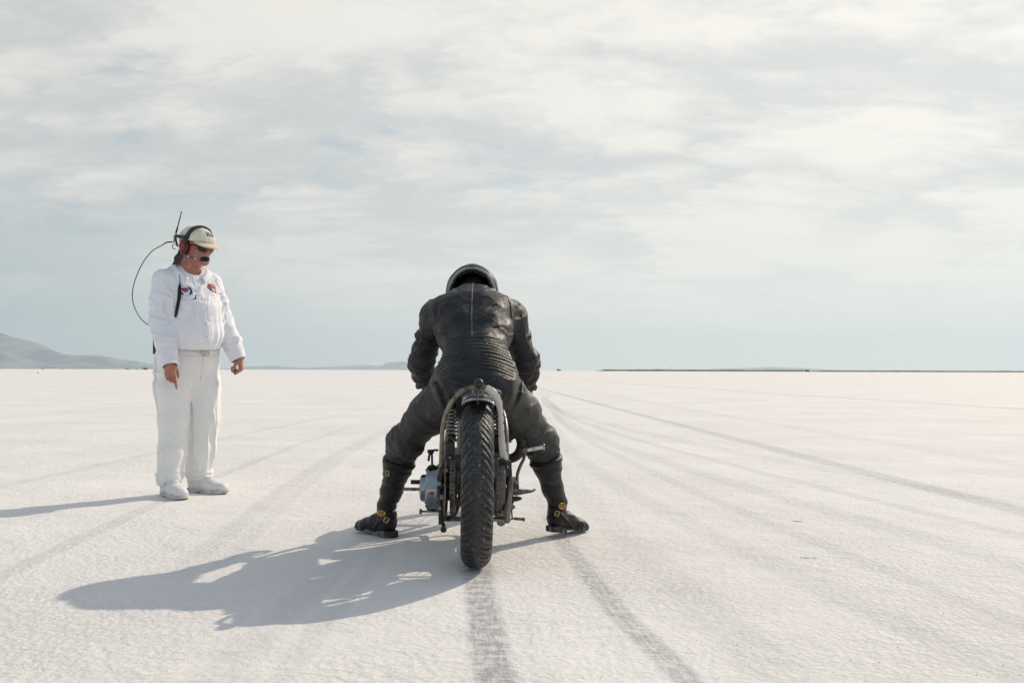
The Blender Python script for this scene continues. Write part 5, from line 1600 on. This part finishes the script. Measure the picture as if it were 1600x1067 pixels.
def poly(pts, n=5):
    """filled outline, fanned from its centre"""
    cx = sum(p_[0] for p_ in pts) / len(pts); cz = sum(p_[1] for p_ in pts) / len(pts)
    V2 = []; F = []; m = len(pts)
    for j in range(n + 1):
        for (x, z) in pts: V2.append((cx + (x - cx) * j / n, cz + (z - cz) * j / n))
    for j in range(n):
        for i in range(m): F.append((j * m + i, (j + 1) * m + i, (j + 1) * m + (i + 1) % m, j * m + (i + 1) % m))
    return V2, F
# his right breast: round badge with blue wreath arms and a crimson centre
cx, cz = -.078, 1.322
b0 = lay(*ellipse(.042, .036), cx, cz, .0022, M_WHT, 'round_badge', shirt_o)
lay(*ellipse(.0395, .0335, r0=.93, n=40, rings=1), cx, cz, .0030, M_LGREY, 'badge_rim', b0)
lay(*ellipse(.036, .031, r0=.68, a0=130, a1=238), cx, cz, .0031, M_NAVY, 'blue_arm', b0)
lay(*ellipse(.036, .031, r0=.68, a0=-58, a1=62), cx, cz, .0031, M_NAVY, 'blue_arm', b0)
lay(*ellipse(.018, .015), cx - .002, cz + .007, .0032, M_NAVY, 'badge_centre', b0)
lay(*ellipse(.0125, .0115), cx - .002, cz + .007, .0040, M_CRIM, 'crimson_shield', b0)
lay(*poly([(-.0012, .0), (.0012, .0), (.0006, .014), (-.0006, .014)], 2), cx - .002, cz + .018, .0042, M_LGREY, 'badge_spire', b0)
# pocket clip
g = G(); h = FR(-.030, 1.272, .004)
if h is not None:
    g.box(h + Vector((-.004, 0, 0)), (.022, .006, .005)); g.box(h + Vector((.0, 0, .010)), (.006, .006, .020)); g.cyl(h + Vector((0, 0, .016)), h + Vector((0, 0, .026)), .0025, 8)
    g.build('pocket_clip', M_BLK, shirt_o, .001)
# his left breast: red and black tab shaped badge
cx, cz = .106, 1.348
out = [(-.036, .012), (-.030, .026), (-.012, .034), (.010, .031), (.028, .022), (.032, .008), (.030, -.010), (.036, -.026), (.018, -.024), (-.004, -.021), (-.020, -.008), (-.032, .000)]
b1 = lay(*poly(out), cx, cz, .0024, M_BLKT, 'tab_badge', shirt_o)
lay(*poly([(-.018, .020), (-.006, .028), (.012, .026), (.024, .018), (.022, .008), (.006, .011), (-.010, .014)]), cx, cz, .0034, M_SCAR, 'red_panel', b1)
lay(*ellipse(.0075, .0062, -.023, .005), cx, cz, .0034, M_SCAR, 'red_disc', b1)
lay(*poly([(-.010, -.012), (.014, -.014), (.030, -.019), (.030, -.023), (.012, -.020), (-.006, -.018)]), cx, cz, .0034, M_SCAR, 'red_bar', b1)
lay(*poly([(-.010, .004), (-.004, .004), (-.002, -.008), (-.008, -.008)]), cx, cz, .0034, M_CYAN, 'blue_stripe', b1)
lay(*poly([(-.003, .004), (.008, .001), (.010, -.010), (-.001, -.009)]), cx, cz, .0035, M_GOLDT, 'gold_panel', b1)
lay(*poly([(.010, .001), (.020, -.001), (.024, -.012), (.012, -.011)]), cx, cz, .0036, M_WHT, 'white_panel', b1)
for (t, z, sz) in (("RAY", 1.302, .016), ("STARTER", 1.284, .011)):
    TV, TF = text_geo(t, sz, bold=.0003)
    lay([(v_.x, v_.y) for v_ in TV], TF, .108, z, .0022, M_GOLDT, 'gold_lettering', shirt_o, rot=R(-4))

# --- trousers
def trous(P):
    f = Fld(P)
    f.chain([a3(0, .005, .955), a3(0, .015, .88), a3(0, .02, .82)], [(.185, .150), (.190, .152), (.165, .135)], .04, ki=.04)
    for s in (-1, 1):
        H, K, A = oHIP[s], oKNE[s], oANK[s]
        f.chain([H + a3(0, .01, .0), (H + K) / 2 + a3(s * .004, .0, 0), K, (K + A) / 2, A + a3(0, .012, .045)], [(.110, .125), (.102, .108), (.088, .094), (.082, .088), (.080, .088)], .03, ki=.03)
    D = f.D
    i = np.nonzero(np.abs(D) < .045)[0]
    if len(i) == 0: return D
    p_ = P[i]; x, y, z = p_.T
    disp = np.zeros(len(i))
    lf = folds(np.stack([x * 2.6 + 3, y * 2.6, z * .55 + x * .8], 1), 3.4, 4.0)
    disp += (lf - .3) * .019 * np.clip((.93 - z) / .1, 0, 1)
    cr = folds(np.stack([x * 1.2 + z * 1.2, y * 1.2, z * 2.2 - np.abs(x) * 1.5], 1), 5.2, 12.0)
    disp += (cr - .3) * .012 * np.clip(1 - np.abs(z - .78) / .16, 0, 1)
    c1_ = fbm(p_ * np.array([1.0, 1.0, .6]), 11, 2, 61.0); c2_ = fbm(p_, 4, 2, 71.0)
    disp += ((1 - np.abs(2 * c1_ - 1)) ** 8) * .0060 * np.clip((c2_ - .42) * 6, 0, 1)
    # stacking creases above the shoes
    st = folds(np.stack([x * .6, y * .6, z * 3.2 + .25 * y], 1), 7.5, 6.0)
    disp += (st - .3) * .012 * np.clip((.25 - z) / .10, 0, 1)
    disp += np.where((np.abs(x - .028) < .016) & (y < 0) & (z > .80), .003, 0)
    D[i] -= disp
    D = np.maximum(D, P[:, 2] - .957)
    D = np.maximum(D, .068 + .10 * np.clip(P[:, 1] * -1 - .02, -.05, .5) - P[:, 2])
    return D
tr_me = sdf_mesh('trousers', trous, (-.33, -.24, .02), (.30, .26, 1.0), .0048)
tr_o = link('trousers', tr_me, M_TROUS, off)
bvr = bvh_me(tr_me)
g = G(); pts = [cast(bvr, Vector((.040, -1, z)), (0, 1, 0), -.0003) for z in np.linspace(.935, .74, 24)]
g.tube([p_ for p_ in pts if p_ is not None], .0016, 6); g.build('fly_seam', simple("trouser_seam_grey", (.42, .41, .41), .8, bmp=0), tr_o)
for s in (-1, 1):
    g = G(); pts = [cast(bvr, Vector((s * .6, .01 + (0.9 - z) * -.02, z)), (-s, 0, 0), -.0004) for z in np.linspace(.90, .16, 40)]
    g.tube([p_ for p_ in pts if p_ is not None], .0022, 6); g.build('side_seam', simple('side_seam_grey', (.47, .46, .48), .8, bmp=0), tr_o)
# --- belt
def ringcast(bv, c, r0, h0, h1, n=72, off_=.003):
    V_ = []; F_ = []
    for i in range(n):
        a = 2 * math.pi * i / n; dr = Vector((math.cos(a), math.sin(a), 0))
        rr_ = []
        for z in (h0, (h0 + h1) / 2, h1):
            hs = []
            for bb in bv:
                hh = cast(bb, Vector((c[0], c[1], z)) + dr * r0, -dr, 0, r0)
                if hh is not None: hs.append((hh - Vector((c[0], c[1], z))).length)
            rr_.append(max(hs) if hs else .18)
        r_ = max(rr_)
        for z, o_ in ((h0, -.004), (h0, off_), ((h0 + h1) / 2, off_ + .001), (h1, off_), (h1, -.004)):
            V_.append(Vector((c[0], c[1], z)) + dr * (r_ + o_))
    for i in range(n):
        j = (i + 1) % n
        for k_ in range(4): F_.append((i * 5 + k_, j * 5 + k_, j * 5 + k_ + 1, i * 5 + k_ + 1))
    return V_, F_
def torso_only(P):
    f = Fld(P); f.chain([a3(0, .005, .90), a3(0, .0, 1.0)], [(.188, .152), (.188, .152)], .02); return f.D
tm = bvh_me(sdf_mesh('tmp', torso_only, (-.25, -.22, .85), (.25, .22, 1.05), .008))
V_, F_ = ringcast([tm], (0, 0), .3, .922, .960, off_=.013)
# tip the belt forward under the belly
V_ = [v_ + Vector((0, 0, .11 * (v_.y))) for v_ in V_]
g = G(); g.add(V_, F_); belt_o = g.build('belt', M_BELT, off)
for bv_x in (-.10, .09, -.165):
    yy = -math.sqrt(max(0, 1 - (bv_x / .19) ** 2)) * .157 - .004
    g = G(); g.box((bv_x, yy, .944 + .11 * yy), (.012, .008, .044), Matrix.Rotation(math.atan2(bv_x, -yy) * .8, 3, 'Z')); g.build('belt_loop', M_TROUS, belt_o, .001)
g = G(); yb = -.171; pts = [Vector((.042 + sx * .023, yb, .928 + sz * .021)) for sx, sz in ((-1, -.8), (-1, .8), (-.8, 1), (.8, 1), (1, .8), (1, -.8), (.8, -1), (-.8, -1))]
g.tube(pts, .0030, 8, closed=True); g.tube([Vector((.042, yb, .909)), Vector((.042, yb, .947))], .002, 6)
g.build('buckle', M_BRASS, belt_o)
# --- shoes
def shoe(s):
    fw = nrm(a3(.03, -1, 0)) if s < 0 else nrm(a3(.50, -.87, 0)); lat = np.cross(fw, (0, 0, 1.0))
    heel = a3(oANK[s][0], oANK[s][1], 0) - fw * .075
    w = lambda a, b_, z: heel + fw * a + lat * b_ + a3(0, 0, z)
    def up_f(P):
        f = Fld(P)
        f.chain([w(.065, 0, .095), w(.050, 0, .060)], [(.040, .050), (.042, .050)], .02, lat)
        f.chain([w(.045, 0, .050), w(.12, 0, .062), w(.19, 0, .046), w(.268, 0, .040)], [(.042, .046), (.046, .046), (.053, .040), (.043, .031)], .03, lat, .03)
        D = f.D; qq = P - heel; a = qq @ fw
        D = D - .0015 * (np.abs(qq @ lat) < .014) * (a > .10) * (a < .19)
        return np.maximum(D, .016 - P[:, 2])
    lo = np.minimum(heel, w(.31, 0, 0)) - .08; hi = np.maximum(heel, w(.31, 0, 0)) + .08; lo[2] = -.01; hi[2] = .17
    o = link('shoe', sdf_mesh('shoe', up_f, lo, hi, .0038), M_SHOE, off)
    def so_f(P):
        qq = P - heel; a = qq @ fw; b_ = qq @ lat; z = P[:, 2]
        hw_ = np.interp(a, [-.012, .005, .04, .12, .19, .26, .298, .310], [.014, .038, .050, .048, .059, .052, .030, .006])
        D = np.maximum(np.abs(b_) - hw_, np.maximum(-.012 - a, a - .308))
        return smax(D * .8, np.maximum(z - .030, np.where((a > .085) & (a < .125), .008, np.where(a > .26, (a - .26) * .25, 0.0)) - z), .004)
    link('sole', sdf_mesh('sole', so_f, lo, hi, .0038, project=0), M_SHSOLE, o)
    bv = bvh_me(o.data)
    g = G()
    for k_ in range(5):
        a = .105 + k_ * .017
        pts = [cast(bv, Vector(tuple(w(a + .004 * sd, sd_x, .2))), (0, 0, -1), .002) for sd, sd_x in ((0, -.020), (1, -.010), (0, 0), (1, .010), (0, .020))]
        pts = [p_ for p_ in pts if p_ is not None]
        if len(pts) > 2: g.tube(pts, .0028, 6)
    t0 = Vector(tuple(w(.098, 0, .108)))
    for sg in (-1, 1):
        g.tube([t0, t0 + Vector(tuple(lat * sg * .02)) + Vector((0, 0, .008)), t0 + Vector(tuple(lat * sg * .034 + fw * .012)) + Vector((0, 0, -.008)), t0 + Vector(tuple(lat * sg * .012 + fw * .01))], .0022, 6, smooth_path=4)
    g.build('laces', M_WHT, o)
shoe(-1); shoe(1)

# --- cap
def cap_f(P):
    qq = (P - oHEAD) @ OHM
    D = ell_d(qq, (0, .012, .048), (.094, .112, .088))
    D = smin(D, ell_d(qq, (0, -.055, .052), (.082, .062, .060)), .03)
    fo = folds(np.stack([qq[:, 0] * 1.2, qq[:, 1] * 1.2 + 4, qq[:, 2] * .5], 1), 14, 3)
    D = D - (fo - .25) * .010 * np.clip(1 - (qq[:, 2] - .03) / .08, 0.2, 1)
    inn = ell_d(qq, (0, .008, .030), (.080, .100, .085))
    D = np.maximum(D, -inn)
    cut = .034 + .10 * np.clip(qq[:, 1], -.12, .12) * -.15
    return np.maximum(D, cut - qq[:, 2])
cap_o = link('cap', sdf_mesh('cap', cap_f, oHEAD - .2, oHEAD + a3(.2, .2, .22), .004), M_CAP, off)
def peak_f(P):
    qq = (P - oHEAD) @ OHM
    x, y, z = qq.T
    zc = .043 + (y + .08) * .42 - (x / .085) ** 2 * .014
    D = np.maximum(np.abs(z - zc) - .0042, 0)
    edge = ell_d(np.stack([x, y, x * 0], 1), (0, -.088, 0), (.088, .086, 1.0))
    return smax(np.abs(z - zc) * .9 - .0045, smax(edge, y + .05, .004), .004)
pk = link('peak', sdf_mesh('peak', peak_f, oHEAD - .25, oHEAD + .2, .0036), M_BRIM, cap_o)
bvc = bvh_me(cap_o.data)
TV, TF = text_geo("NAC", .032, bold=.0022, space=.9)
g = G(); V_ = []
for v_ in TV:
    h = cast(bvc, hw(v_.x + .012, -.4, .090 + v_.y), tuple(-OHM[:, 1] * -1), .002)
    V_.append(h if h is not None else hw(v_.x, -.12, .09 + v_.y))
g.add(V_, TF, False); g.build('lettering', M_NAVY, cap_o)
g = G(); g.lathe([(0, .004), (.006, .003), (.008, 0)], hw(0, .012, .137), tuple(OHM[:, 2]), 12); g.build('cap_button', M_CAP, cap_o)
g = G()
for s in (-1, 1):
    g.tube([hw(s * .03 * k_ / 1.0, .012 - .0, .136 - abs(.03 * k_) * .25) for k_ in (0, 1)], .0012, 5)
# --- sunglasses
def lens(x):
    g = G(); V_ = []; F_ = []; n = 24
    for j in range(5):
        for i in range(n):
            a = 2 * math.pi * i / n; px_ = (x * .033 + .0300 * math.cos(a) * j / 4); pz = (-.003 + .0200 * math.sin(a) * j / 4 * (1 - .15 * math.cos(a) * -x))
            V_.append(hw(px_, -.1085 + (px_ / .075) ** 2 * .028, pz))
    for j in range(4):
        for i in range(n): F_.append((j * n + i, (j + 1) * n + i, (j + 1) * n + (i + 1) % n, j * n + (i + 1) % n))
    g.add(V_, F_); return g, V_[4 * n:]
glasses = None
g = G(); Ls = {}
for x in (-1, 1):
    lg, rimv = lens(x); Ls[x] = lg
    g.tube(rimv, .0034, 8, closed=True)
    g.tube([hw(x * .060, -.090, .006), hw(x * .076, -.062, .010), hw(x * .083, .0, .006)], [.0055, .0045, .003], 8, flat=1.0)
g.tube([hw(-.008, -.109, .004), hw(0, -.111, .006), hw(.008, -.109, .004)], .0026, 8)
glasses = g.build('sunglasses', M_BLK, off)
for x in (-1, 1): Ls[x].build('lens', M_CLEAR, glasses)

# --- headset, strap and radio: lifts off as one thing
hs = empty('headset', OB, (0, 0, OT))
tag(hs, 'red and black radio headset with a wire aerial clamped over the official\'s pale cap', 'headset')
for s in (-1, 1):
    def cup(P):
        qq = (P - oHEAD) @ OHM
        D = smax(ell_d(qq, (s * .088, .008, -.006), (.037, .033, .043)), (np.abs(qq[:, 0]) * -1 + .076), .004)
        return D
    c_ = np.array(tuple(hw(s * .1, .016, -.006)))
    co = link('ear_cup', sdf_mesh('ear_cup', cup, c_ - .08, c_ + .08, .0036), M_RED, hs)
    g = G(); g.tube([hw(s * .078, .016 + .036 * math.cos(a), -.006 + .046 * math.sin(a)) for a in np.linspace(0, 2 * math.pi, 24, endpoint=False)], .008, 8, closed=True); g.build('ear_cushion', M_FOAM, co)
    g = G(); g.tube([hw(s * .128, .016, .015), hw(s * .124, .004, .045), hw(s * .108, .0, .07)], .0025, 6); g.build('wire_fork', M_STEEL, co)
# broad band over the cap, from cup to cup
V_ = []; F_ = []; n = 40; hwid = .018
for i in range(n + 1):
    a = R(-8 + 196 * i / n); dr = OHM[:, 0] * math.cos(a) + OHM[:, 2] * math.sin(a)
    c_ = oHEAD + OHM @ a3(0, 0, .02)
    tiltf = -.030 * math.sin(max(0, min(math.pi, a)))     # band leans to the front of the cap
    r_best = .098
    for dy_ in (-hwid, 0, hwid):
        hh = cast(bvc, Vector(tuple(c_ + OHM[:, 1] * (tiltf + dy_ - .006) + dr * .3)), tuple(-dr), 0, .3)
        if hh is not None: r_best = max(r_best, (hh - Vector(tuple(c_ + OHM[:, 1] * (tiltf + dy_ - .006)))).length)
    for (dy_, o_) in ((-hwid, .001), (-hwid, .008), (0, .010), (hwid, .008), (hwid, .001)):
        V_.append(Vector(tuple(c_ + OHM[:, 1] * (tiltf + dy_ - .004) + dr * (r_best + o_))))
for i in range(n):
    for k_ in range(4): F_.append((i * 5 + k_, (i + 1) * 5 + k_, (i + 1) * 5 + k_ + 1, i * 5 + k_ + 1))
    F_.append((i * 5 + 4, (i + 1) * 5 + 4, (i + 1) * 5, i * 5))
g = G(); g.add(V_, F_)
for s in (-1, 1): g.tube([hw(s * .104, -.004, .06), hw(s * .106, -.012, .02), hw(s * .104, -.018, -.03)], [.011, .013, .010], 10, flat=.6)
g.build('headband', M_BLK, hs)
# boom microphone on his right side
g = G(); g.tube([hw(-.112, .01, -.045), hw(-.108, -.02, -.058), hw(-.095, -.055, -.068), hw(-.070, -.095, -.074), hw(-.045, -.118, -.074)], [.0045, .004, .0035, .003, .003], 8, smooth_path=5)
boom = g.build('microphone_boom', M_STEEL, hs)
g = G(); g.tube([hw(-.110, .015, -.035), hw(-.112, -.012, -.050), hw(-.098, -.05, -.062)], .002, 6, smooth_path=4)
g.tube([hw(-.112, .02, -.05), hw(-.110, .0, -.066), hw(-.092, -.045, -.078), hw(-.074, -.085, -.084)], .0016, 6, smooth_path=4); g.build('boom_wire', M_BLK, boom)
g = G()
for p_ in (hw(-.098, -.050, -.068), hw(-.074, -.090, -.076)): g = G(); g.lathe([(0, -.006), (.006, -.005), (.007, 0), (.006, .005), (0, .006)], p_, (0, 0, 1), 10); g.build('collar_clamp', M_LGREY, boom)
g = G(); g.tube([hw(-.052, -.112, -.074), hw(-.046, -.118, -.073), hw(-.018, -.134, -.068), hw(-.008, -.137, -.066)], [.008, .0145, .016, .010], 16, smooth_path=4)
g.build('microphone', M_FOAM, boom)
# aerial bracket behind the head
hinge = hw(-.105, .085, .050)
g = G(); g.tube([hw(-.100, .02, .050), hw(-.104, .075, .052)], .0105, 12)
g.tube([hinge, hw(-.112, .060, .012), hw(-.112, .045, -.012)], .007, 8)
g.tube([hw(-.115, .05, .0), hw(-.118, .085, -.01), hw(-.118, .078, -.03), hw(-.115, .05, -.035)], .0025, 6, smooth_path=4)
g.build('aerial_bracket', M_BLK, hs)
up_ = Vector((0, 0, 1)); wl = Vector((.766, -.643, 0))       # picture-right in figure space
a0 = hinge + wl * .0; dirA = (up_ * .17 + wl * .045).normalized()
g = G(); g.cyl(a0 - dirA * .045, a0 + dirA * .022, .0065, 12); g.cyl(a0 - dirA * .02, a0 - dirA * .005, .009, 6); g.cyl(a0 - wl * .012, a0 + wl * .012, .005, 8)
g.build('aerial_connector', M_BRASS, hs)
g = G(); g.tube([a0 + dirA * .02, a0 + dirA * .05, a0 + dirA * .06, a0 + dirA * .160], [.0065, .0055, .0038, .0036], 10); g.lathe([(0, -.003), (.0048, -.003), (.0048, .003), (0, .004)], a0 + dirA * .160, dirA, 8)
g.build('aerial', M_BLK, hs)
# cable: loops out behind him and down to the radio on his belt
def wv(px_, py_, dd=6.02):      # a point seen at a photo position, in the figure's own frame
    X = (px_ - 800) / 1447 * dd; Z = CAM_H + (579 - py_) / 1447 * dd
    v_ = Vector((X - OB.x, dd - OB.y, 0)); return Vector((v_.x * math.cos(OT) + v_.y * math.sin(OT), -v_.x * math.sin(OT) + v_.y * math.cos(OT), Z))
RAD = wv(243.5, 538, 6.02)
g = G(); g.tube([a0 - dirA * .04, wv(260, 381), wv(252, 386), wv(238, 394), wv(224, 411), wv(212, 436), wv(206.5, 460), wv(209, 480), wv(219, 499), wv(230, 509), wv(238, 514), wv(239, 522, 5.97)], [.005, .0048] + [.0030] * 10, 8, smooth_path=8)
g.build('aerial_cable', M_BLK, hs)
g = G(); c_ = RAD
rm = Matrix.Rotation(-OT + R(12), 3, 'Z')
g.box(c_ + Vector((0, 0, -.01)), (.030, .050, .125), rm); g.cyl(c_ + Vector((0, 0, .05)), c_ + Vector((0, 0, .072)), .008, 10)
g.box(c_ + Vector((0, 0, .045)), (.024, .04, .02), rm)
rd = g.build('radio', M_BLK, hs, .006)
g = G(); g.cyl(c_ + Vector((-.012, -.030, .012)), c_ + Vector((-.014, -.034, .012)), .003, 8); g.build('radio_light', simple("amber_lamp", (.8, .4, .02), .4, bmp=0), rd)
# coiled lead over the front of his right shoulder
def onshirt(x, z, o_): 
    h = FR(x, z, o_); return h if h is not None else Vector((x, -.12, z))
pts = [hw(-.108, .03, -.055), wv(272, 405, 5.98), wv(275, 414, 5.95)]
def shirtpx(px_, py_, o_=.006):
    e = wv(px_, py_, 3.0); camp = wv(800, 579, 0.0); d_ = (wv(px_, py_, 7.0) - e).normalized()
    h, nn, ii, ds = bvt.ray_cast(e, d_, 6.0)
    return None if h is None else h + nn * o_
tail = [shirtpx(a, b_) for a, b_ in ((276, 420), (279, 430), (281, 440), (280.5, 448))]
pts += [t for t in tail if t is not None]
g = G(); g.tube(pts, .0036, 8, smooth_path=5); ld = g.build('microphone_lead', M_BLK, hs)
thick = [t for t in (shirtpx(a, b_, .008) for a, b_ in ((280.5, 448), (280.5, 455), (279.5, 468), (278, 480), (276, 490), (274.5, 498))) if t is not None]
g = G(); g.tube(thick, [.006, .0105, .011, .0105, .0095, .005][:len(thick)], 10, smooth_path=4); g.build('lead_sleeve', M_FOAM, ld)
# grey cloth flap hanging behind the neck under the cap
V_ = []; F_ = []
TT = [hw(-.080, .045, -.01), hw(-.055, .085, -.01), hw(.0, .112, -.01), hw(.055, .085, -.01)]
BB = [Vector((-.118, .085, 1.440)), Vector((-.075, .150, 1.440)), Vector((.0, .170, 1.445)), Vector((.08, .135, 1.45))]
T_, _ = spline(TT, [1] * 4, 4); B_, _ = spline(BB, [1] * 4, 4)
for lay_ in (0, 1):
    for i in range(len(T_)):
        for j in range(7):
            p_ = T_[i].lerp(B_[i], j / 6); p_ = p_ + (Vector((p_.x, p_.y, 0)).normalized()) * (-.003 * lay_ + .004 * math.sin(i * 1.7 + j))
            V_.append(p_)
nT = len(T_)
for lay_ in (0, 1):
    for i in range(nT - 1):
        for j in range(6):
            o_ = lay_ * nT * 7; F_.append((o_ + i * 7 + j, o_ + i * 7 + j + 1, o_ + (i + 1) * 7 + j + 1, o_ + (i + 1) * 7 + j))
for i in range(nT - 1):
    for j in (0, 6): F_.append((i * 7 + j, (i + 1) * 7 + j, nT * 7 + (i + 1) * 7 + j, nT * 7 + i * 7 + j))
for j in range(6):
    for i in (0, nT - 1): F_.append((i * 7 + j, i * 7 + j + 1, nT * 7 + i * 7 + j + 1, nT * 7 + i * 7 + j))
g = G(); g.add(V_, F_); g.build('neck_flap', M_GREYC, off)
# ================================================================== FAR VEHICLES
M_FARG = simple("dark_grey_car_paint", (.05, .055, .06), .3, .3, bmp=0)
M_FARM = simple("maroon_car_paint", (.13, .02, .03), .3, .3, bmp=0)
M_FARW = simple("white_car_paint", (.6, .6, .6), .3, 0, bmp=0)
M_FART = simple("teal_car_paint", (.03, .07, .09), .3, .3, bmp=0)
M_FARO = simple("orange_plastic", (.75, .16, .04), .6, 0, bmp=0)
M_GLS = simple("car_window_glass", (.02, .03, .035), .08, 0, bmp=0)
def at(px_, dd): return Vector(((px_ - 800) / 1447 * dd, dd, 0))
def vehicle(px_, dd, label, m, kind='suv', yaw=0, group=None):
    t = empty('parked_' + kind, at(px_, dd), (0, 0, R(yaw)))
    tag(t, label, {'suv': 'car', 'truck': 'truck', 'trailer': 'trailer'}[kind], group)
    prof_ = {'suv': [(-2.2, .45), (-2.25, 1.0), (-2.1, 1.1), (-1.9, 1.7), (.6, 1.75), (1.25, 1.12), (2.15, 1.0), (2.3, .5)],
             'truck': [(-3.2, .6), (-3.2, 2.6), (1.1, 2.65), (1.15, 1.9), (1.9, 1.85), (2.3, 1.25), (3.1, 1.1), (3.2, .55)],
             'trailer': [(-3.0, .5), (-3.0, 2.3), (2.8, 2.35), (3.1, 1.6), (3.0, .5)]}[kind]
    g = G(); n = len(prof_); hwd = .95
    V = [(x, -hwd, z) for x, z in prof_] + [(x, hwd, z) for x, z in prof_]
    g.add(V, [tuple(range(n)), tuple(range(n, 2 * n))[::-1]] + [(i, (i + 1) % n, n + (i + 1) % n, n + i) for i in range(n)], False)
    g.build('body', m, t, .05)
    for sy in (-1, 1):
        if kind != 'trailer':
            g = G(); g.box((-.6 if kind == 'suv' else 1.45, sy * .955, 1.38 if kind == 'suv' else 1.6), (2.0 if kind == 'suv' else .7, .02, .36)); g.build('window', M_GLS, t)
        for sx in (-1, 1):
            g = G(); g.cyl((sx * 1.4, sy * .98, .36), (sx * 1.4, sy * .74, .36), .36, 18); g.build('wheel', M_RUBB, t)
    return t
grp = 'vehicles parked far out on the salt to the left of the official'
vehicle(67, 1900, 'small dark car alone on the horizon, furthest left below the mountain', M_FART, 'suv', 70)
vehicle(97.5, 2000, 'small dark car alone on the horizon, between the furthest left car and the parked row', M_FART, 'suv', 60)
vehicle(197.5, 1700, 'dark grey car at the left end of the distant parked row', M_FARG, 'suv', 60, grp)
vehicle(200.5, 1800, 'second dark car from the left end of the distant parked row', M_FART, 'suv', 80, grp)
vehicle(205, 1750, 'pale car near the left end of the distant parked row', M_FARW, 'suv', 30, grp)
vehicle(213.5, 1700, 'dark car in the middle of the distant parked row', M_FARG, 'suv', 70, grp)
vehicle(221, 1800, 'pale trailer in the right half of the distant parked row', M_FARW, 'trailer', 20, grp)
vehicle(227.5, 1250, 'long maroon truck at the right end of the distant parked row', M_FARM, 'truck', 4, grp)
vehicle(873.5, 1350, 'dark van alone on the horizon just right of the rider', M_FARG, 'truck', 8)
vehicle(985.5, 1400, 'small dark car in front of the scrub bank on the right horizon', M_FARG, 'suv', 10)
vehicle(1262, 1200, 'long dark truck where the two scrub banks meet', M_FARG, 'truck', 5)
def cone(px_, py_, label):
    dd = 1186.5 / (py_ - 578.5); t = empty('traffic_cone', at(px_, dd)); tag(t, label, 'traffic cone')
    g = G(); g.lathe([(.11, .02), (.03, .33), (.02, .35), (0, .35)], (0, 0, 0), (0, 0, 1), 20); g.build('cone', M_FARO, t)
    g = G(); g.box((0, 0, .012), (.26, .26, .024)); g.build('base', M_FARO, t, .005)
cone(59, 585.5, 'tiny orange cone far out on the salt at the left, below the mountain foot')
def pole(px_, dd, h, label):
    t = empty('marker_pole', at(px_, dd)); tag(t, label, 'pole')
    g = G(); g.cyl((0, 0, 0), (0, 0, h), .12, 8, .08); g.build('post', M_FARG, t)
    g = G(); g.box((.5, 0, h - .5), (1.0, .06, .7)); g.build('flag', M_FART, t)
pole(1047, 1100, 5.0, 'thin dark pole with a flag standing behind the right scrub bank')
# loose salt chips near the tracks on the right
M_CHIP = simple("salt_chip", (.72, .69, .64), .9, 0, .1, 30, .4, 60, .003)
def chip(px_, py_, L_, label):
    dd = 1186.5 / (py_ - 578.5); g = G(); n = 9; V = []; F = []
    rs = random.Random(int(px_))
    for i in range(n):
        x = (i / (n - 1) - .5) * L_; hgt = .002 + .003 * rs.random() * (1 - abs(2 * i / (n - 1) - 1)); y = .012 * math.sin(i * 1.3) + rs.random() * .006
        V += [(x, y - .010, -.004), (x, y - .004, hgt), (x, y + .006, hgt * .8), (x, y + .014, -.004)]
    for i in range(n - 1):
        for k_ in range(3): F.append((i * 4 + k_, i * 4 + k_ + 1, (i + 1) * 4 + k_ + 1, (i + 1) * 4 + k_))
    F += [(0, 1, 2, 3), tuple(4 * (n - 1) + z for z in (3, 2, 1, 0))]
    g.add(V, F); o = g.build('salt_chip', M_CHIP); o.location = at(px_, dd); tag(o, label, 'salt chip')
chip(1264, 870, .065, 'small raised chip of salt crust on the right, nearer the camera of the two')
chip(1247, 813, .05, 'small raised chip of salt crust on the right, farther from the camera of the two')
